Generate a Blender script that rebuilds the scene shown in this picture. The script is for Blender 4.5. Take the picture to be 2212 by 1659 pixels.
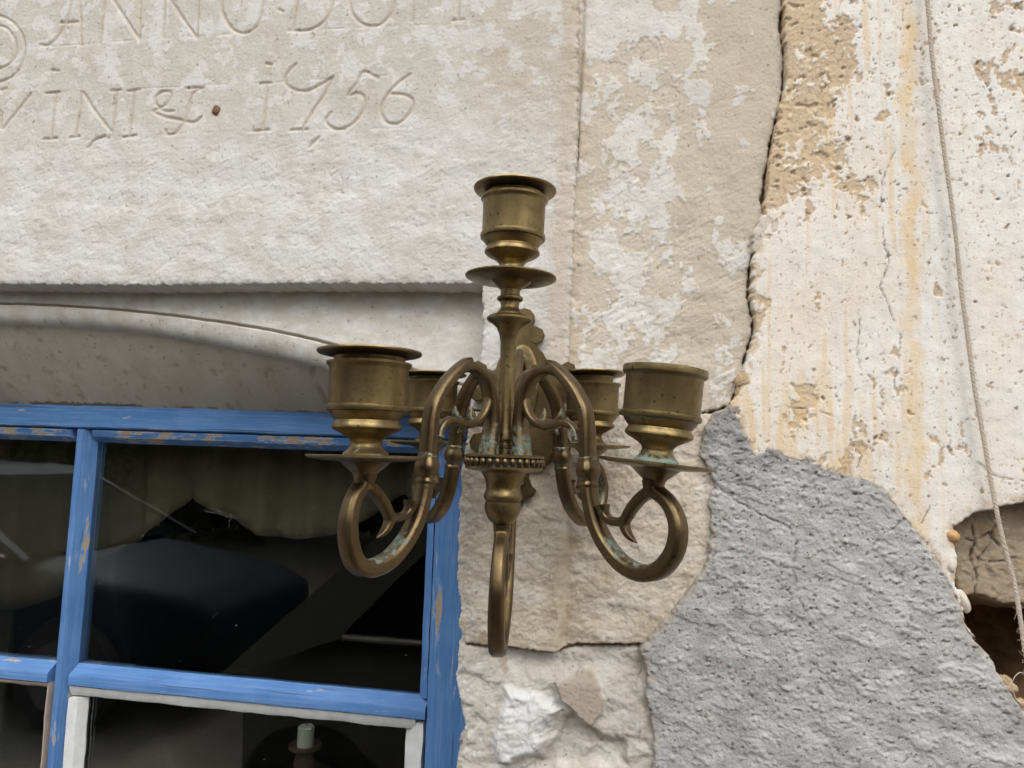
import bpy, bmesh, math, random
import numpy as np
from mathutils import Vector, Matrix

random.seed(7)
for o in list(bpy.data.objects):
    bpy.data.objects.remove(o)
SC = bpy.context.scene
COL = SC.collection

# ------------------------------------------------------------------ camera
# (all survey points below were measured on a 2212 x 1659 print of the place)
F, CX, CY = 1600.0, 1106.0, 829.5
STEM_Y = -0.15                      # the candelabra stem stands 15 cm off the wall (wall face: y = 0)
def _basis(yaw, pitch, roll):
    a, b, r = map(math.radians, (yaw, pitch, roll))
    f = np.array([-math.sin(a)*math.cos(b), math.cos(a)*math.cos(b), math.sin(b)])
    r0 = np.array([math.cos(a), math.sin(a), 0.0]); u0 = np.cross(r0, f)
    return math.cos(r)*r0 + math.sin(r)*u0, math.cos(r)*u0 - math.sin(r)*r0, f
RT, UP, FW = _basis(9.8, 5.5, 2.0)
def ray(u, v): return FW + (u-CX)/F*RT - (v-CY)/F*UP
_d = ray(1090, 980)
CAM = np.array([0.0, STEM_Y, 0.0]) - _d*0.5
CAM[2] = 1.6
def at(u, v, y=0.0):
    r = ray(u, v); return CAM + r*((y-CAM[1])/r[1])
def at_depth(u, v, w): return CAM + ray(u, v)*w
def at_plane(u, v, p0, n):
    r = ray(u, v); n = np.array(n); return CAM + r*(np.dot(np.array(p0)-CAM, n)/np.dot(r, n))

cd = bpy.data.cameras.new('camera'); cam = bpy.data.objects.new('camera', cd); COL.objects.link(cam)
cd.sensor_width = 36; cd.lens = 36*F/2212; cd.clip_start = 0.02; cd.clip_end = 400
M = Matrix(((RT[0], UP[0], -FW[0], CAM[0]), (RT[1], UP[1], -FW[1], CAM[1]), (RT[2], UP[2], -FW[2], CAM[2]), (0, 0, 0, 1)))
cam.matrix_world = M
SC.camera = cam

# ------------------------------------------------------------------ sky, sun, exposure
SUN_EL, SUN_AZ = 47.0, -34.0        # azimuth measured from the wall's outward normal, minus = towards the left
w = bpy.data.worlds.new('World'); SC.world = w; w.use_nodes = True
nt = w.node_tree; nt.nodes.clear()
sky = nt.nodes.new('ShaderNodeTexSky'); sky.sky_type = 'NISHITA'; sky.sun_disc = False
sky.sun_elevation = math.radians(SUN_EL); sky.sun_rotation = math.radians(180 + SUN_AZ)
sky.air_density = 1.0; sky.dust_density = 4.0; sky.ozone_density = 1.0
hs = nt.nodes.new('ShaderNodeHueSaturation'); hs.inputs['Saturation'].default_value = 0.27
bg = nt.nodes.new('ShaderNodeBackground'); bg.inputs['Strength'].default_value = 0.15
ow = nt.nodes.new('ShaderNodeOutputWorld')
nt.links.new(sky.outputs[0], hs.inputs['Color']); nt.links.new(hs.outputs[0], bg.inputs[0]); nt.links.new(bg.outputs[0], ow.inputs[0])
sl = bpy.data.lights.new('sun', 'SUN'); sl.energy = 1.15; sl.angle = math.radians(34); sl.color = (1.0, 0.985, 0.955)
so = bpy.data.objects.new('sun', sl); COL.objects.link(so)
_e, _a = math.radians(SUN_EL), math.radians(SUN_AZ)
_sd = Vector((math.sin(_a)*math.cos(_e), -math.cos(_a)*math.cos(_e), math.sin(_e)))
so.rotation_euler = _sd.to_track_quat('Z', 'Y').to_euler(); so.location = _sd*20
SC.view_settings.view_transform = 'Standard'; SC.view_settings.look = 'None'
SC.view_settings.gamma = 1; SC.view_settings.use_curve_mapping = False
SC.view_settings.exposure = 0.57
SC.render.engine = 'CYCLES'
SC.cycles.max_bounces = 8; SC.cycles.transparent_max_bounces = 12

# ------------------------------------------------------------------ numpy noise
def _h(ix, iy, s):
    n = (ix.astype(np.int64)*374761393 + iy.astype(np.int64)*668265263 + s*1442695041) & 0xffffffff
    n = ((n ^ (n >> 13))*1274126177) & 0xffffffff
    return (n ^ (n >> 16)) & 0xffffffff
def perlin(x, y, s=0):
    xi = np.floor(x); yi = np.floor(y); fx = x-xi; fy = y-yi
    ux = fx*fx*fx*(fx*(fx*6-15)+10); uy = fy*fy*fy*(fy*(fy*6-15)+10)
    def g(i, j, dx, dy):
        a = _h(xi+i, yi+j, s)*(2*np.pi/4294967296.0)
        return np.cos(a)*dx + np.sin(a)*dy
    a = g(0, 0, fx, fy); b = g(1, 0, fx-1, fy); c = g(0, 1, fx, fy-1); d = g(1, 1, fx-1, fy-1)
    return ((a*(1-ux)+b*ux)*(1-uy) + (c*(1-ux)+d*ux)*uy)*1.5
def fbm(x, y, s=0, o=4, gain=0.5, ridge=False):
    t = 0; a = 1.0; n = 0
    for k in range(o):
        p = perlin(x*2**k + 17.3*k, y*2**k - 9.1*k, s+k*31)
        if ridge: p = 1-2*np.abs(p)
        t = t + a*p; n += a; a *= gain
    return t/n
def cells(x, y, s=0):
    """distance to nearest cell centre, 2nd, the centre's offset and a random per cell"""
    xi = np.floor(x); yi = np.floor(y)
    f1 = np.full(x.shape, 9.0); f2 = np.full(x.shape, 9.0)
    ox = np.zeros(x.shape); oy = np.zeros(x.shape); rid = np.zeros(x.shape)
    for i in (-1, 0, 1):
        for j in (-1, 0, 1):
            cx = xi+i; cy = yi+j
            px = cx + _h(cx, cy, s)/4294967296.0; py = cy + _h(cx, cy, s+7)/4294967296.0
            d = np.hypot(px-x, py-y)
            m = d < f1
            f2 = np.where(m, f1, np.minimum(f2, d))
            f1 = np.where(m, d, f1); ox = np.where(m, x-px, ox); oy = np.where(m, y-py, oy)
            rid = np.where(m, _h(cx, cy, s+13)/4294967296.0, rid)
    return f1, f2, ox, oy, rid
def facets(x, y, s=0, tilt=1.0):
    f1, f2, ox, oy, r = cells(x, y, s)
    a = r*2*np.pi*7.0
    e = f2-f1; return ((ox*np.cos(a)+oy*np.sin(a))*tilt + (np.mod(r*13.7, 1)-0.5)*0.5)*sstep(0.0, 0.4, e), e
def sstep(a, b, x):
    t = np.clip((x-a)/(b-a), 0, 1); return t*t*(3-2*t)
def poly_sdf(x, y, pts):
    """signed distance to a closed polygon, + inside"""
    P = np.array(pts, float); n = len(P)
    d = np.full(x.shape, 1e18); ins = np.zeros(x.shape, bool)
    for i in range(n):
        a = P[i]; b = P[(i+1) % n]; ex, ey = b-a
        L = ex*ex+ey*ey
        t = np.clip(((x-a[0])*ex+(y-a[1])*ey)/L, 0, 1)
        d = np.minimum(d, (x-a[0]-t*ex)**2 + (y-a[1]-t*ey)**2)
        if ey != 0:
            c = ((a[1] > y) != (b[1] > y)) & (x < (y-a[1])*ex/ey + a[0])
            ins ^= c
    d = np.sqrt(d); return np.where(ins, d, -d)
def line_dist(x, y, pts):
    P = np.array(pts, float); d = np.full(x.shape, 1e18)
    for i in range(len(P)-1):
        a = P[i]; ex, ey = P[i+1]-a; L = ex*ex+ey*ey+1e-9
        t = np.clip(((x-a[0])*ex+(y-a[1])*ey)/L, 0, 1)
        d = np.minimum(d, (x-a[0]-t*ex)**2 + (y-a[1]-t*ey)**2)
    return np.sqrt(d)
def catmull(P, n=8, closed=False):
    P = [np.array(p, float) for p in P]; out = []
    Q = [2*P[0]-P[1]]+P+[2*P[-1]-P[-2]]
    for i in range(1, len(Q)-2):
        p0, p1, p2, p3 = Q[i-1:i+3]
        for k in range(n):
            t = k/n
            out.append(0.5*((2*p1)+(-p0+p2)*t+(2*p0-5*p1+4*p2-p3)*t*t+(-p0+3*p1-3*p2+p3)*t**3))
    out.append(P[-1]); return np.array(out)
def wp(pts, y=0.0):
    """survey points -> wall coordinates in mm"""
    return [((p := at(u, v, y))[0]*1000, p[2]*1000) for u, v in pts]

# ------------------------------------------------------------------ object helpers
def tag(o, label=None, cat=None, group=None, kind=None):
    if label: o['label'] = label
    if cat: o['category'] = cat
    if group: o['group'] = group
    if kind: o['kind'] = kind
    return o
def empty(name, loc=(0, 0, 0), rz=0, parent=None):
    o = bpy.data.objects.new(name, None); COL.objects.link(o); o.location = loc; o.rotation_euler = (0, 0, rz)
    o.empty_display_size = 0.05
    if parent: o.parent = parent
    return o
def link(name, me, mat, parent=None, smooth=True, sharp=None):
    o = bpy.data.objects.new(name, me); COL.objects.link(o)
    if mat: me.materials.clear(); me.materials.append(mat)
    if parent: o.parent = parent
    if smooth:
        me.polygons.foreach_set('use_smooth', [True]*len(me.polygons))
        if sharp: me.set_sharp_from_angle(angle=math.radians(sharp))
    return o
def mesh_from(name, V, Fc, attrs=None):
    me = bpy.data.meshes.new(name); V = np.asarray(V, np.float32)
    if isinstance(Fc, np.ndarray):
        k = Fc.shape[1]; n = len(Fc)
        me.vertices.add(len(V)); me.vertices.foreach_set('co', V.ravel())
        me.loops.add(n*k); me.loops.foreach_set('vertex_index', Fc.astype(np.int32).ravel())
        me.polygons.add(n); me.polygons.foreach_set('loop_start', np.arange(0, n*k, k, dtype=np.int32))
        me.update(calc_edges=True)
    else:
        me.from_pydata([tuple(v) for v in V], [], Fc)
    for k, a in (attrs or {}).items():
        a = np.asarray(a, np.float32)
        if a.ndim == 1:
            at_ = me.attributes.new(k, 'FLOAT', 'POINT'); at_.data.foreach_set('value', a)
        else:
            at_ = me.attributes.new(k, 'FLOAT_COLOR', 'POINT'); at_.data.foreach_set('color', a.ravel())
    me.validate(); return me
def lathe(name, prof, mat, parent=None, n=56, verd=None, sharp=38):
    """prof: (radius, z) in metres, open polyline top to bottom"""
    V = []; Fc = []; A = []
    for k, (r, z) in enumerate(prof):
        for i in range(n):
            a = 2*math.pi*i/n; V.append((r*math.cos(a), r*math.sin(a), z)); A.append(verd[k] if verd else 0.0)
    for k in range(len(prof)-1):
        for i in range(n):
            j = (i+1) % n
            Fc.append((k*n+i, (k+1)*n+i, (k+1)*n+j, k*n+j))
    return link(name, mesh_from(name, V, np.array(Fc), {'verd': A}), mat, parent, True, sharp)
OCT = []
for _a, _b in ((1, .52), (.93, .66), (.60, .97), (.42, 1.0), (-.42, 1.0), (-.60, .97), (-.93, .66), (-1, .52), (-1, -.52), (-.93, -.66), (-.60, -.97), (-.42, -1.0), (.42, -1.0), (.60, -.97), (.93, -.66), (1, -.52)): OCT.append((_a, _a, _b))
def sweep_xz(P, ra, rb, ns=16, power=2.6, verd=None, sub=7):
    """tube along a curve in the local x-z plane; ra: half size in the plane, rb: across it; P rows: (x, z, scale)"""
    C = catmull(P, sub); m = len(C); V = []; A = []
    for i in range(m):
        t = C[min(i+1, m-1)][:2]-C[max(i-1, 0)][:2]; t = t/np.linalg.norm(t); nrm = np.array((-t[1], t[0]))
        for c, ca, sa in OCT:
            q = C[i][:2]+nrm*ra*C[i][2]*ca
            V.append((q[0], rb*C[i][2]*sa, q[1])); A.append(verd(i/(m-1), c) if verd else 0.0)
    Fc = [(i*ns+k, i*ns+(k+1) % ns, (i+1)*ns+(k+1) % ns, (i+1)*ns+k) for i in range(m-1) for k in range(ns)]
    V.append((C[0][0], 0, C[0][1])); V.append((C[-1][0], 0, C[-1][1])); A += [A[0], A[-1]]
    Fc += [(len(V)-2, (k+1) % ns, k, k) for k in range(0)]
    fl = [tuple(f) for f in Fc] + [((k+1) % ns, k, len(V)-2) for k in range(ns)] + [((m-1)*ns+k, (m-1)*ns+(k+1) % ns, len(V)-1) for k in range(ns)]
    return V, fl, A
def tube(P, r, ns=8):
    P = [Vector(p) for p in P]; V = []; Fc = []
    for i, p in enumerate(P):
        t = (P[min(i+1, len(P)-1)]-P[max(i-1, 0)]).normalized(); q = t.to_track_quat('Z', 'Y')
        rr = r[i] if isinstance(r, (list, tuple, np.ndarray)) else r
        for k in range(ns):
            a = 2*math.pi*k/ns; V.append(tuple(p+q @ Vector((rr*math.cos(a), rr*math.sin(a), 0))))
    for i in range(len(P)-1):
        for k in range(ns): Fc.append((i*ns+k, i*ns+(k+1) % ns, (i+1)*ns+(k+1) % ns, (i+1)*ns+k))
    Fc.append(tuple(range(ns))[::-1]); Fc.append(tuple((len(P)-1)*ns+k for k in range(ns)))
    return V, Fc
class MB:
    def __init__(s): s.V = []; s.F = []; s.A = []
    def add(s, V, Fc, A=None):
        n = len(s.V); s.V += [tuple(v) for v in V]; s.F += [tuple(i+n for i in f) for f in Fc]; s.A += list(A) if A is not None else [0.0]*len(V)
    def box(s, x0, x1, y0, y1, z0, z1):
        s.add([(x, y, z) for z in (z0, z1) for y in (y0, y1) for x in (x0, x1)],
              [(0, 2, 3, 1), (4, 5, 7, 6), (0, 1, 5, 4), (2, 6, 7, 3), (0, 4, 6, 2), (1, 3, 7, 5)])
    def ball(s, c, r, n=10, m=7):
        V = [(c[0], c[1], c[2]+r[2])]; Fc = []
        for i in range(1, m):
            th = math.pi*i/m
            for k in range(n):
                a = 2*math.pi*k/n; V.append((c[0]+r[0]*math.sin(th)*math.cos(a), c[1]+r[1]*math.sin(th)*math.sin(a), c[2]+r[2]*math.cos(th)))
        V.append((c[0], c[1], c[2]-r[2]))
        for k in range(n): Fc.append((0, 1+k, 1+(k+1) % n)); Fc.append((len(V)-1, 1+(m-2)*n+(k+1) % n, 1+(m-2)*n+k))
        for i in range(m-2):
            for k in range(n): Fc.append((1+i*n+k, 1+(i+1)*n+k, 1+(i+1)*n+(k+1) % n, 1+i*n+(k+1) % n))
        s.add(V, Fc)
    def build(s, name, mat, parent=None, smooth=True, sharp=40):
        return link(name, mesh_from(name, s.V, s.F, {'verd': s.A}), mat, parent, smooth, sharp)

# ------------------------------------------------------------------ materials
def new_mat(name):
    m = bpy.data.materials.new(name); m.use_nodes = True; t = m.node_tree
    return m, t, t.nodes['Principled BSDF']
def N(t, typ, **kw):
    n = t.nodes.new(typ)
    for k, v in kw.items(): setattr(n, k, v)
    return n
def noise(t, scale, detail=4, rough=0.55, vec=None, dist=0.0):
    n = N(t, 'ShaderNodeTexNoise'); n.inputs['Scale'].default_value = scale; n.inputs['Detail'].default_value = detail
    n.inputs['Roughness'].default_value = rough; n.inputs['Distortion'].default_value = dist
    if vec is not None: t.links.new(vec, n.inputs['Vector'])
    return n.outputs['Fac']
def ramp(t, fac, stops):
    r = N(t, 'ShaderNodeValToRGB'); e = r.color_ramp.elements
    while len(e) < len(stops): e.new(0.5)
    for k, (p, c) in enumerate(stops):
        e[k].position = p; e[k].color = (c, c, c, 1) if isinstance(c, (int, float)) else (*c, 1)
    t.links.new(fac, r.inputs[0]); return r.outputs[0]
def mix(t, fac, a, b, mode='MIX'):
    m = N(t, 'ShaderNodeMix', data_type='RGBA', blend_type=mode)
    for s, v in ((m.inputs[0], fac), (m.inputs[6], a), (m.inputs[7], b)):
        if isinstance(v, (int, float)): s.default_value = v
        elif isinstance(v, tuple): s.default_value = (*v, 1)
        else: t.links.new(v, s)
    return m.outputs[2]
def math_(t, op, a, b=0.0, clamp=False):
    m = N(t, 'ShaderNodeMath', operation=op, use_clamp=clamp)
    for s, v in ((m.inputs[0], a), (m.inputs[1], b)):
        if isinstance(v, (int, float)): s.default_value = v
        else: t.links.new(v, s)
    return m.outputs[0]
def coords(t, scale=(1, 1, 1)):
    c = N(t, 'ShaderNodeTexCoord'); mp = N(t, 'ShaderNodeMapping'); mp.inputs['Scale'].default_value = scale
    t.links.new(c.outputs['Object'], mp.inputs['Vector']); return mp.outputs[0]
def bump(t, b, h, strength=0.5, dist=0.001):
    n = N(t, 'ShaderNodeBump'); n.inputs['Strength'].default_value = strength; n.inputs['Distance'].default_value = dist
    t.links.new(h, n.inputs['Height']); t.links.new(n.outputs[0], b.inputs['Normal'])
def masks(t):
    a = N(t, 'ShaderNodeAttribute', attribute_name='msk'); s = N(t, 'ShaderNodeSeparateColor')
    t.links.new(a.outputs['Color'], s.inputs[0]); return s.outputs[0], s.outputs[1], s.outputs[2]

def stone_mat(name, base_a, base_b, paint, stain, dark=(0.16, 0.13, 0.09), bstr=0.6, grain=1400, bdist=0.0008, rough=0.9):
    """lime-washed stone: mask R = white lime paint, G = warm stain, B = dirt"""
    m, t, b = new_mat(name); v = coords(t); R, G, B = masks(t)
    big = noise(t, 38, 5, 0.6, v); fine = noise(t, 420, 3, 0.65, v); gr = noise(t, grain, 2, 0.6, v)
    c = mix(t, ramp(t, big, [(0.35, 0.0), (0.65, 1.0)]), base_a, base_b)
    c = mix(t, ramp(t, fine, [(0.3, 0.0), (0.7, 0.35)]), c, tuple(x*0.62 for x in base_a))
    pc = mix(t, ramp(t, noise(t, 90, 3, 0.6, v), [(0.35, 0.0), (0.65, 1.0)]), paint, tuple(x*0.9 for x in paint))
    c = mix(t, R, c, pc)
    c = mix(t, G, c, mix(t, 0.75, c, stain))
    spk = ramp(t, noise(t, 230, 2, 0.5, v), [(0.66, 0.0), (0.74, 0.55)])
    c = mix(t, spk, c, dark)
    c = mix(t, B, c, dark)
    t.links.new(c, b.inputs['Base Color']); b.inputs['Roughness'].default_value = rough
    b.inputs['Specular IOR Level'].default_value = 0.25
    h = math_(t, 'ADD', math_(t, 'MULTIPLY', fine, 1.0), math_(t, 'MULTIPLY', gr, 0.45))
    bump(t, b, h, bstr, bdist); return m

LINTEL = stone_mat('limewashed_limestone', (0.50, 0.468, 0.41), (0.565, 0.537, 0.483), (0.645, 0.64, 0.628), (0.42, 0.32, 0.21))
SIDE = stone_mat('beige_limestone', (0.52, 0.458, 0.37), (0.575, 0.517, 0.43), (0.645, 0.63, 0.60), (0.42, 0.345, 0.25))
JAMB = stone_mat('picked_limestone', (0.54, 0.465, 0.36), (0.61, 0.545, 0.44), (0.66, 0.64, 0.60), (0.36, 0.265, 0.165), bstr=0.8)
RUBBLE = stone_mat('white_rubble_stone', (0.50, 0.46, 0.40), (0.58, 0.55, 0.49), (0.68, 0.685, 0.68), (0.34, 0.27, 0.20), bstr=0.7)
ARCH = stone_mat('smooth_limestone', (0.52, 0.475, 0.40), (0.58, 0.535, 0.455), (0.67, 0.66, 0.63), (0.30, 0.23, 0.15), bstr=0.45)
PLASTER = stone_mat('cream_limewash_plaster', (0.50, 0.385, 0.27), (0.56, 0.45, 0.335), (0.71, 0.69, 0.645), (0.64, 0.455, 0.24), dark=(0.10, 0.075, 0.05), bstr=0.6)
BROWN = stone_mat('brown_rubble_stone', (0.30, 0.235, 0.16), (0.37, 0.30, 0.215), (0.42, 0.36, 0.28), (0.34, 0.22, 0.10), dark=(0.05, 0.04, 0.03))
CORE = stone_mat('earth_mortar', (0.24, 0.16, 0.09), (0.33, 0.23, 0.14), (0.4, 0.3, 0.2), (0.18, 0.09, 0.035), dark=(0.06, 0.035, 0.018))

def cement_mat():
    m, t, b = new_mat('grey_cement'); v = coords(t); R, G, B = masks(t)
    c = mix(t, ramp(t, noise(t, 60, 5, 0.6, v), [(0.35, 0.0), (0.65, 1.0)]), (0.375, 0.369, 0.359), (0.455, 0.448, 0.437))
    c = mix(t, ramp(t, noise(t, 500, 3, 0.7, v), [(0.4, 0.0), (0.7, 0.6)]), c, (0.235, 0.236, 0.24))
    vo = N(t, 'ShaderNodeTexVoronoi'); vo.inputs['Scale'].default_value = 240; t.links.new(v, vo.inputs['Vector'])
    dots = ramp(t, vo.outputs['Distance'], [(0.16, 1.0), (0.24, 0.0)])
    rare = ramp(t, noise(t, 170, 1, 0.5, v), [(0.50, 0.0), (0.57, 1.0)])
    sep = N(t, 'ShaderNodeSeparateColor'); t.links.new(vo.outputs['Color'], sep.inputs[0])
    gc = ramp(t, sep.outputs[0], [(0.0, (0.07, 0.07, 0.08)), (0.35, (0.10, 0.09, 0.10)), (0.5, (0.26, 0.20, 0.13)), (0.75, (0.42, 0.36, 0.26)), (0.97, (0.24, 0.11, 0.07))])
    c = mix(t, math_(t, 'MULTIPLY', dots, rare), c, gc)
    c = mix(t, G, c, (0.40, 0.345, 0.27)); c = mix(t, B, c, (0.10, 0.10, 0.105)); c = mix(t, R, c, (0.48, 0.476, 0.468))
    t.links.new(c, b.inputs['Base Color']); b.inputs['Roughness'].default_value = 0.95; b.inputs['Specular IOR Level'].default_value = 0.2
    h = math_(t, 'ADD', noise(t, 500, 4, 0.7, v), math_(t, 'MULTIPLY', dots, 0.35))
    bump(t, b, h, 0.9, 0.0011); return m
CEMENT = cement_mat()

def brass_mat(name, ca, cb, cc):
    m, t, b = new_mat(name); v = coords(t)
    a = N(t, 'ShaderNodeAttribute', attribute_name='verd')
    n1 = noise(t, 45, 5, 0.6, v); n2 = noise(t, 190, 5, 0.65, v); n3 = noise(t, 900, 2, 0.6, v)
    c = mix(t, ramp(t, n1, [(0.36, 0.0), (0.62, 1.0)]), ca, cb)
    c = mix(t, ramp(t, n2, [(0.5, 0.0), (0.72, 0.75)]), c, cc)
    spots = ramp(t, noise(t, 330, 1, 0.5, v), [(0.70, 0.0), (0.74, 0.8)])
    c = mix(t, spots, c, (0.05, 0.03, 0.018))
    vf = math_(t, 'ADD', math_(t, 'MULTIPLY', a.outputs['Fac'], 0.55), math_(t, 'MULTIPLY', noise(t, 210, 5, 0.7, v), 0.9))
    vm = ramp(t, vf, [(0.68, 0.0), (0.82, 0.85)])
    vc = mix(t, n2, (0.12, 0.20, 0.17), (0.24, 0.31, 0.265))
    c2 = mix(t, vm, c, vc)
    t.links.new(c2, b.inputs['Base Color'])
    t.links.new(math_(t, 'SUBTRACT', 0.93, math_(t, 'MULTIPLY', vm, 0.9), True), b.inputs['Metallic'])
    rr = math_(t, 'ADD', 0.25, math_(t, 'MULTIPLY', n2, 0.26)); rr = math_(t, 'ADD', rr, math_(t, 'MULTIPLY', vm, 0.4), True)
    t.links.new(rr, b.inputs['Roughness'])
    bump(t, b, math_(t, 'ADD', n3, math_(t, 'MULTIPLY', n2, 1.5)), 0.15, 0.0005); return m
BRASS = brass_mat('aged_brass', (0.235, 0.172, 0.076), (0.175, 0.126, 0.058), (0.105, 0.072, 0.040))
BRASS_D = brass_mat('dark_tarnished_brass', (0.158, 0.112, 0.053), (0.118, 0.083, 0.042), (0.085, 0.057, 0.042))

def blue_paint(name, wear, along='z', str_=.2, base=((0.056, 0.150, 0.35), (0.080, 0.190, 0.41))):
    m, t, b = new_mat(name); sc = (1, 1, str_) if along == 'z' else (str_, 1, 1); v = coords(t, sc); v1 = coords(t)
    st = coords(t, (1, 1, .03) if along == 'z' else (.03, 1, 1))
    n = noise(t, 60, 6, 0.68, v); n2 = noise(t, 300, 3, 0.6, v1); gr = noise(t, 420, 3, 0.6, st); big = noise(t, 20, 4, 0.6, v1)
    c = mix(t, ramp(t, big, [(0.35, 0.0), (0.65, 1.0)]), *base)
    c = mix(t, ramp(t, gr, [(0.45, 0.0), (0.75, 0.45)]), c, (0.19, 0.285, 0.48))
    c = mix(t, ramp(t, noise(t, 120, 4, 0.7, v), [(0.58, 0.0), (0.72, 0.5)]), c, (0.055, 0.105, 0.24))
    wood = mix(t, gr, (0.42, 0.34, 0.25), (0.27, 0.205, 0.145))
    fl = ramp(t, n, [(wear, 0.0), (wear+0.012, 1.0)]); edge = ramp(t, n, [(wear-0.028, 0.0), (wear-0.018, 0.55)])
    fine = ramp(t, math_(t, 'ADD', math_(t, 'MULTIPLY', gr, .5), math_(t, 'MULTIPLY', n, .5)), [(wear-0.02, 0.0), (wear, 0.8)])
    c = mix(t, edge, c, (0.30, 0.37, 0.47)); c = mix(t, fine, c, (0.40, 0.41, 0.42)); c = mix(t, fl, c, wood)
    crk = ramp(t, noise(t, 260, 2, 0.5, st), [(0.29, 0.6), (0.33, 0.0)]); c = mix(t, crk, c, (0.05, 0.06, 0.09))
    t.links.new(c, b.inputs['Base Color']); b.inputs['Roughness'].default_value = 0.6; b.inputs['Specular IOR Level'].default_value = 0.25
    h = math_(t, 'SUBTRACT', math_(t, 'ADD', math_(t, 'MULTIPLY', n2, 0.5), math_(t, 'MULTIPLY', gr, 0.8)), math_(t, 'ADD', math_(t, 'MULTIPLY', fl, 0.8), math_(t, 'MULTIPLY', crk, .7)))
    bump(t, b, h, 0.6, 0.0009); return m
BLUE_V = blue_paint('blue_paint_upright', 0.635, 'z')
BLUE_H = blue_paint('blue_paint_level', 0.645, 'x')
BLUE_W = blue_paint('blue_paint_flaking', 0.565, 'x', .55)
def plain(name, ca, cb, scale=60, rough=0.8, metal=0.0, bstr=0.3, bdist=0.001, spec=0.4):
    m, t, b = new_mat(name); v = coords(t); n = noise(t, scale, 5, 0.6, v)
    t.links.new(mix(t, ramp(t, n, [(0.3, 0.0), (0.7, 1.0)]), ca, cb), b.inputs['Base Color'])
    b.inputs['Roughness'].default_value = rough; b.inputs['Metallic'].default_value = metal; b.inputs['Specular IOR Level'].default_value = spec
    bump(t, b, noise(t, scale*6, 3, 0.6, v), bstr, bdist); return m
PUTTY = plain('old_white_putty', (0.50, 0.51, 0.50), (0.62, 0.63, 0.63), 70, 0.75)
PUTTY_B = plain('bare_pinkish_putty', (0.40, 0.31, 0.25), (0.50, 0.41, 0.35), 70, 0.85)
ROPE = plain('hemp_twine', (0.42, 0.35, 0.28), (0.53, 0.46, 0.38), 500, 0.95)
def glass_mat():
    m, t, b = new_mat('old_window_glass'); t.nodes.remove(b); out = t.nodes['Material Output']
    tr = N(t, 'ShaderNodeBsdfTransparent'); tr.inputs[0].default_value = (0.86, 0.89, 0.87, 1)
    gl = N(t, 'ShaderNodeBsdfGlossy'); gl.inputs['Roughness'].default_value = 0.012; gl.inputs[0].default_value = (1, 1, 1, 1)
    fr = N(t, 'ShaderNodeFresnel'); fr.inputs[0].default_value = 1.62
    v = coords(t); bp = N(t, 'ShaderNodeBump'); bp.inputs['Strength'].default_value = 0.05; bp.inputs['Distance'].default_value = 0.003
    t.links.new(noise(t, 9, 2, 0.5, v), bp.inputs['Height']); t.links.new(bp.outputs[0], gl.inputs['Normal'])
    df = N(t, 'ShaderNodeBsdfDiffuse'); df.inputs[0].default_value = (0.5, 0.5, 0.48, 1)
    ms = N(t, 'ShaderNodeMixShader'); t.links.new(math_(t, 'MULTIPLY', fr.outputs[0], 0.70, True), ms.inputs[0]); t.links.new(tr.outputs[0], ms.inputs[1]); t.links.new(gl.outputs[0], ms.inputs[2])
    dust = ramp(t, noise(t, 14, 5, 0.7, v), [(0.5, 0.0005), (0.85, 0.005)])
    spk = ramp(t, noise(t, 160, 1, 0.5, v), [(0.80, 0.0), (0.82, 0.2)])
    m2 = N(t, 'ShaderNodeMixShader'); t.links.new(math_(t, 'ADD', dust, spk), m2.inputs[0]); t.links.new(ms.outputs[0], m2.inputs[1]); t.links.new(df.outputs[0], m2.inputs[2])
    t.links.new(m2.outputs[0], out.inputs[0]); return m
GLASS = glass_mat()

# ------------------------------------------------------------------ survey of the wall face (polygons in print points)
BIG = 2600
groove = [(1252, -BIG), (1250, 0), (1247, 300), (1238, 500), (1226, 800), (1222, 893)]
P_LINTEL = wp([(-3500, -BIG)] + groove + [(1150, 897), (1080, 890), (1013, 884), (1020, 850), (1036, 800), (1042, 700), (1040, 613), (700, 612), (300, 616), (0, 614), (-1000, 608), (-3500, 590)])
crack = [(1692, -BIG), (1692, 0), (1690, 60), (1697, 120), (1694, 190), (1682, 240), (1668, 300), (1657, 370), (1648, 440), (1655, 470), (1640, 520), (1624, 560), (1618, 640), (1630, 690), (1628, 720), (1612, 770), (1604, 812), (1590, 850), (1575, 880)]
P_SIDE = wp([(1245, -BIG), (1243, 0), (1240, 240), (1236, 330), (1226, 500), (1214, 800), (1210, 893)] + [(1300, 893), (1345, 888), (1450, 893), (1530, 888)] + crack[::-1])
P_JAMB = wp([(1012, 884), (1008, 930), (997, 1000), (989, 1103), (987, 1150), (984, 1255), (993, 1310), (988, 1359), (998, 1374), (1004, 1392), (1033, 1393), (1091, 1397), (1161, 1405), (1196, 1409), (1248, 1393), (1384, 1392), (1440, 1390), (1540, 1300), (1600, 1150), (1600, 900), (1530, 893), (1450, 899), (1345, 894), (1300, 899), (1222, 899), (1150, 901), (1080, 896)])
P_RUBBLE = wp([(1004, 1396), (990, 1392), (985, 1448), (982, 1465), (991, 1507), (1000, 1554), (1005, 1589), (1004, 1610), (985, 1643), (980, 1700), (985, 2600), (1500, 2600), (1480, 1659), (1470, 1420), (1384, 1402), (1248, 1403), (1196, 1415), (1161, 1412), (1091, 1403), (1033, 1400)])
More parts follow.
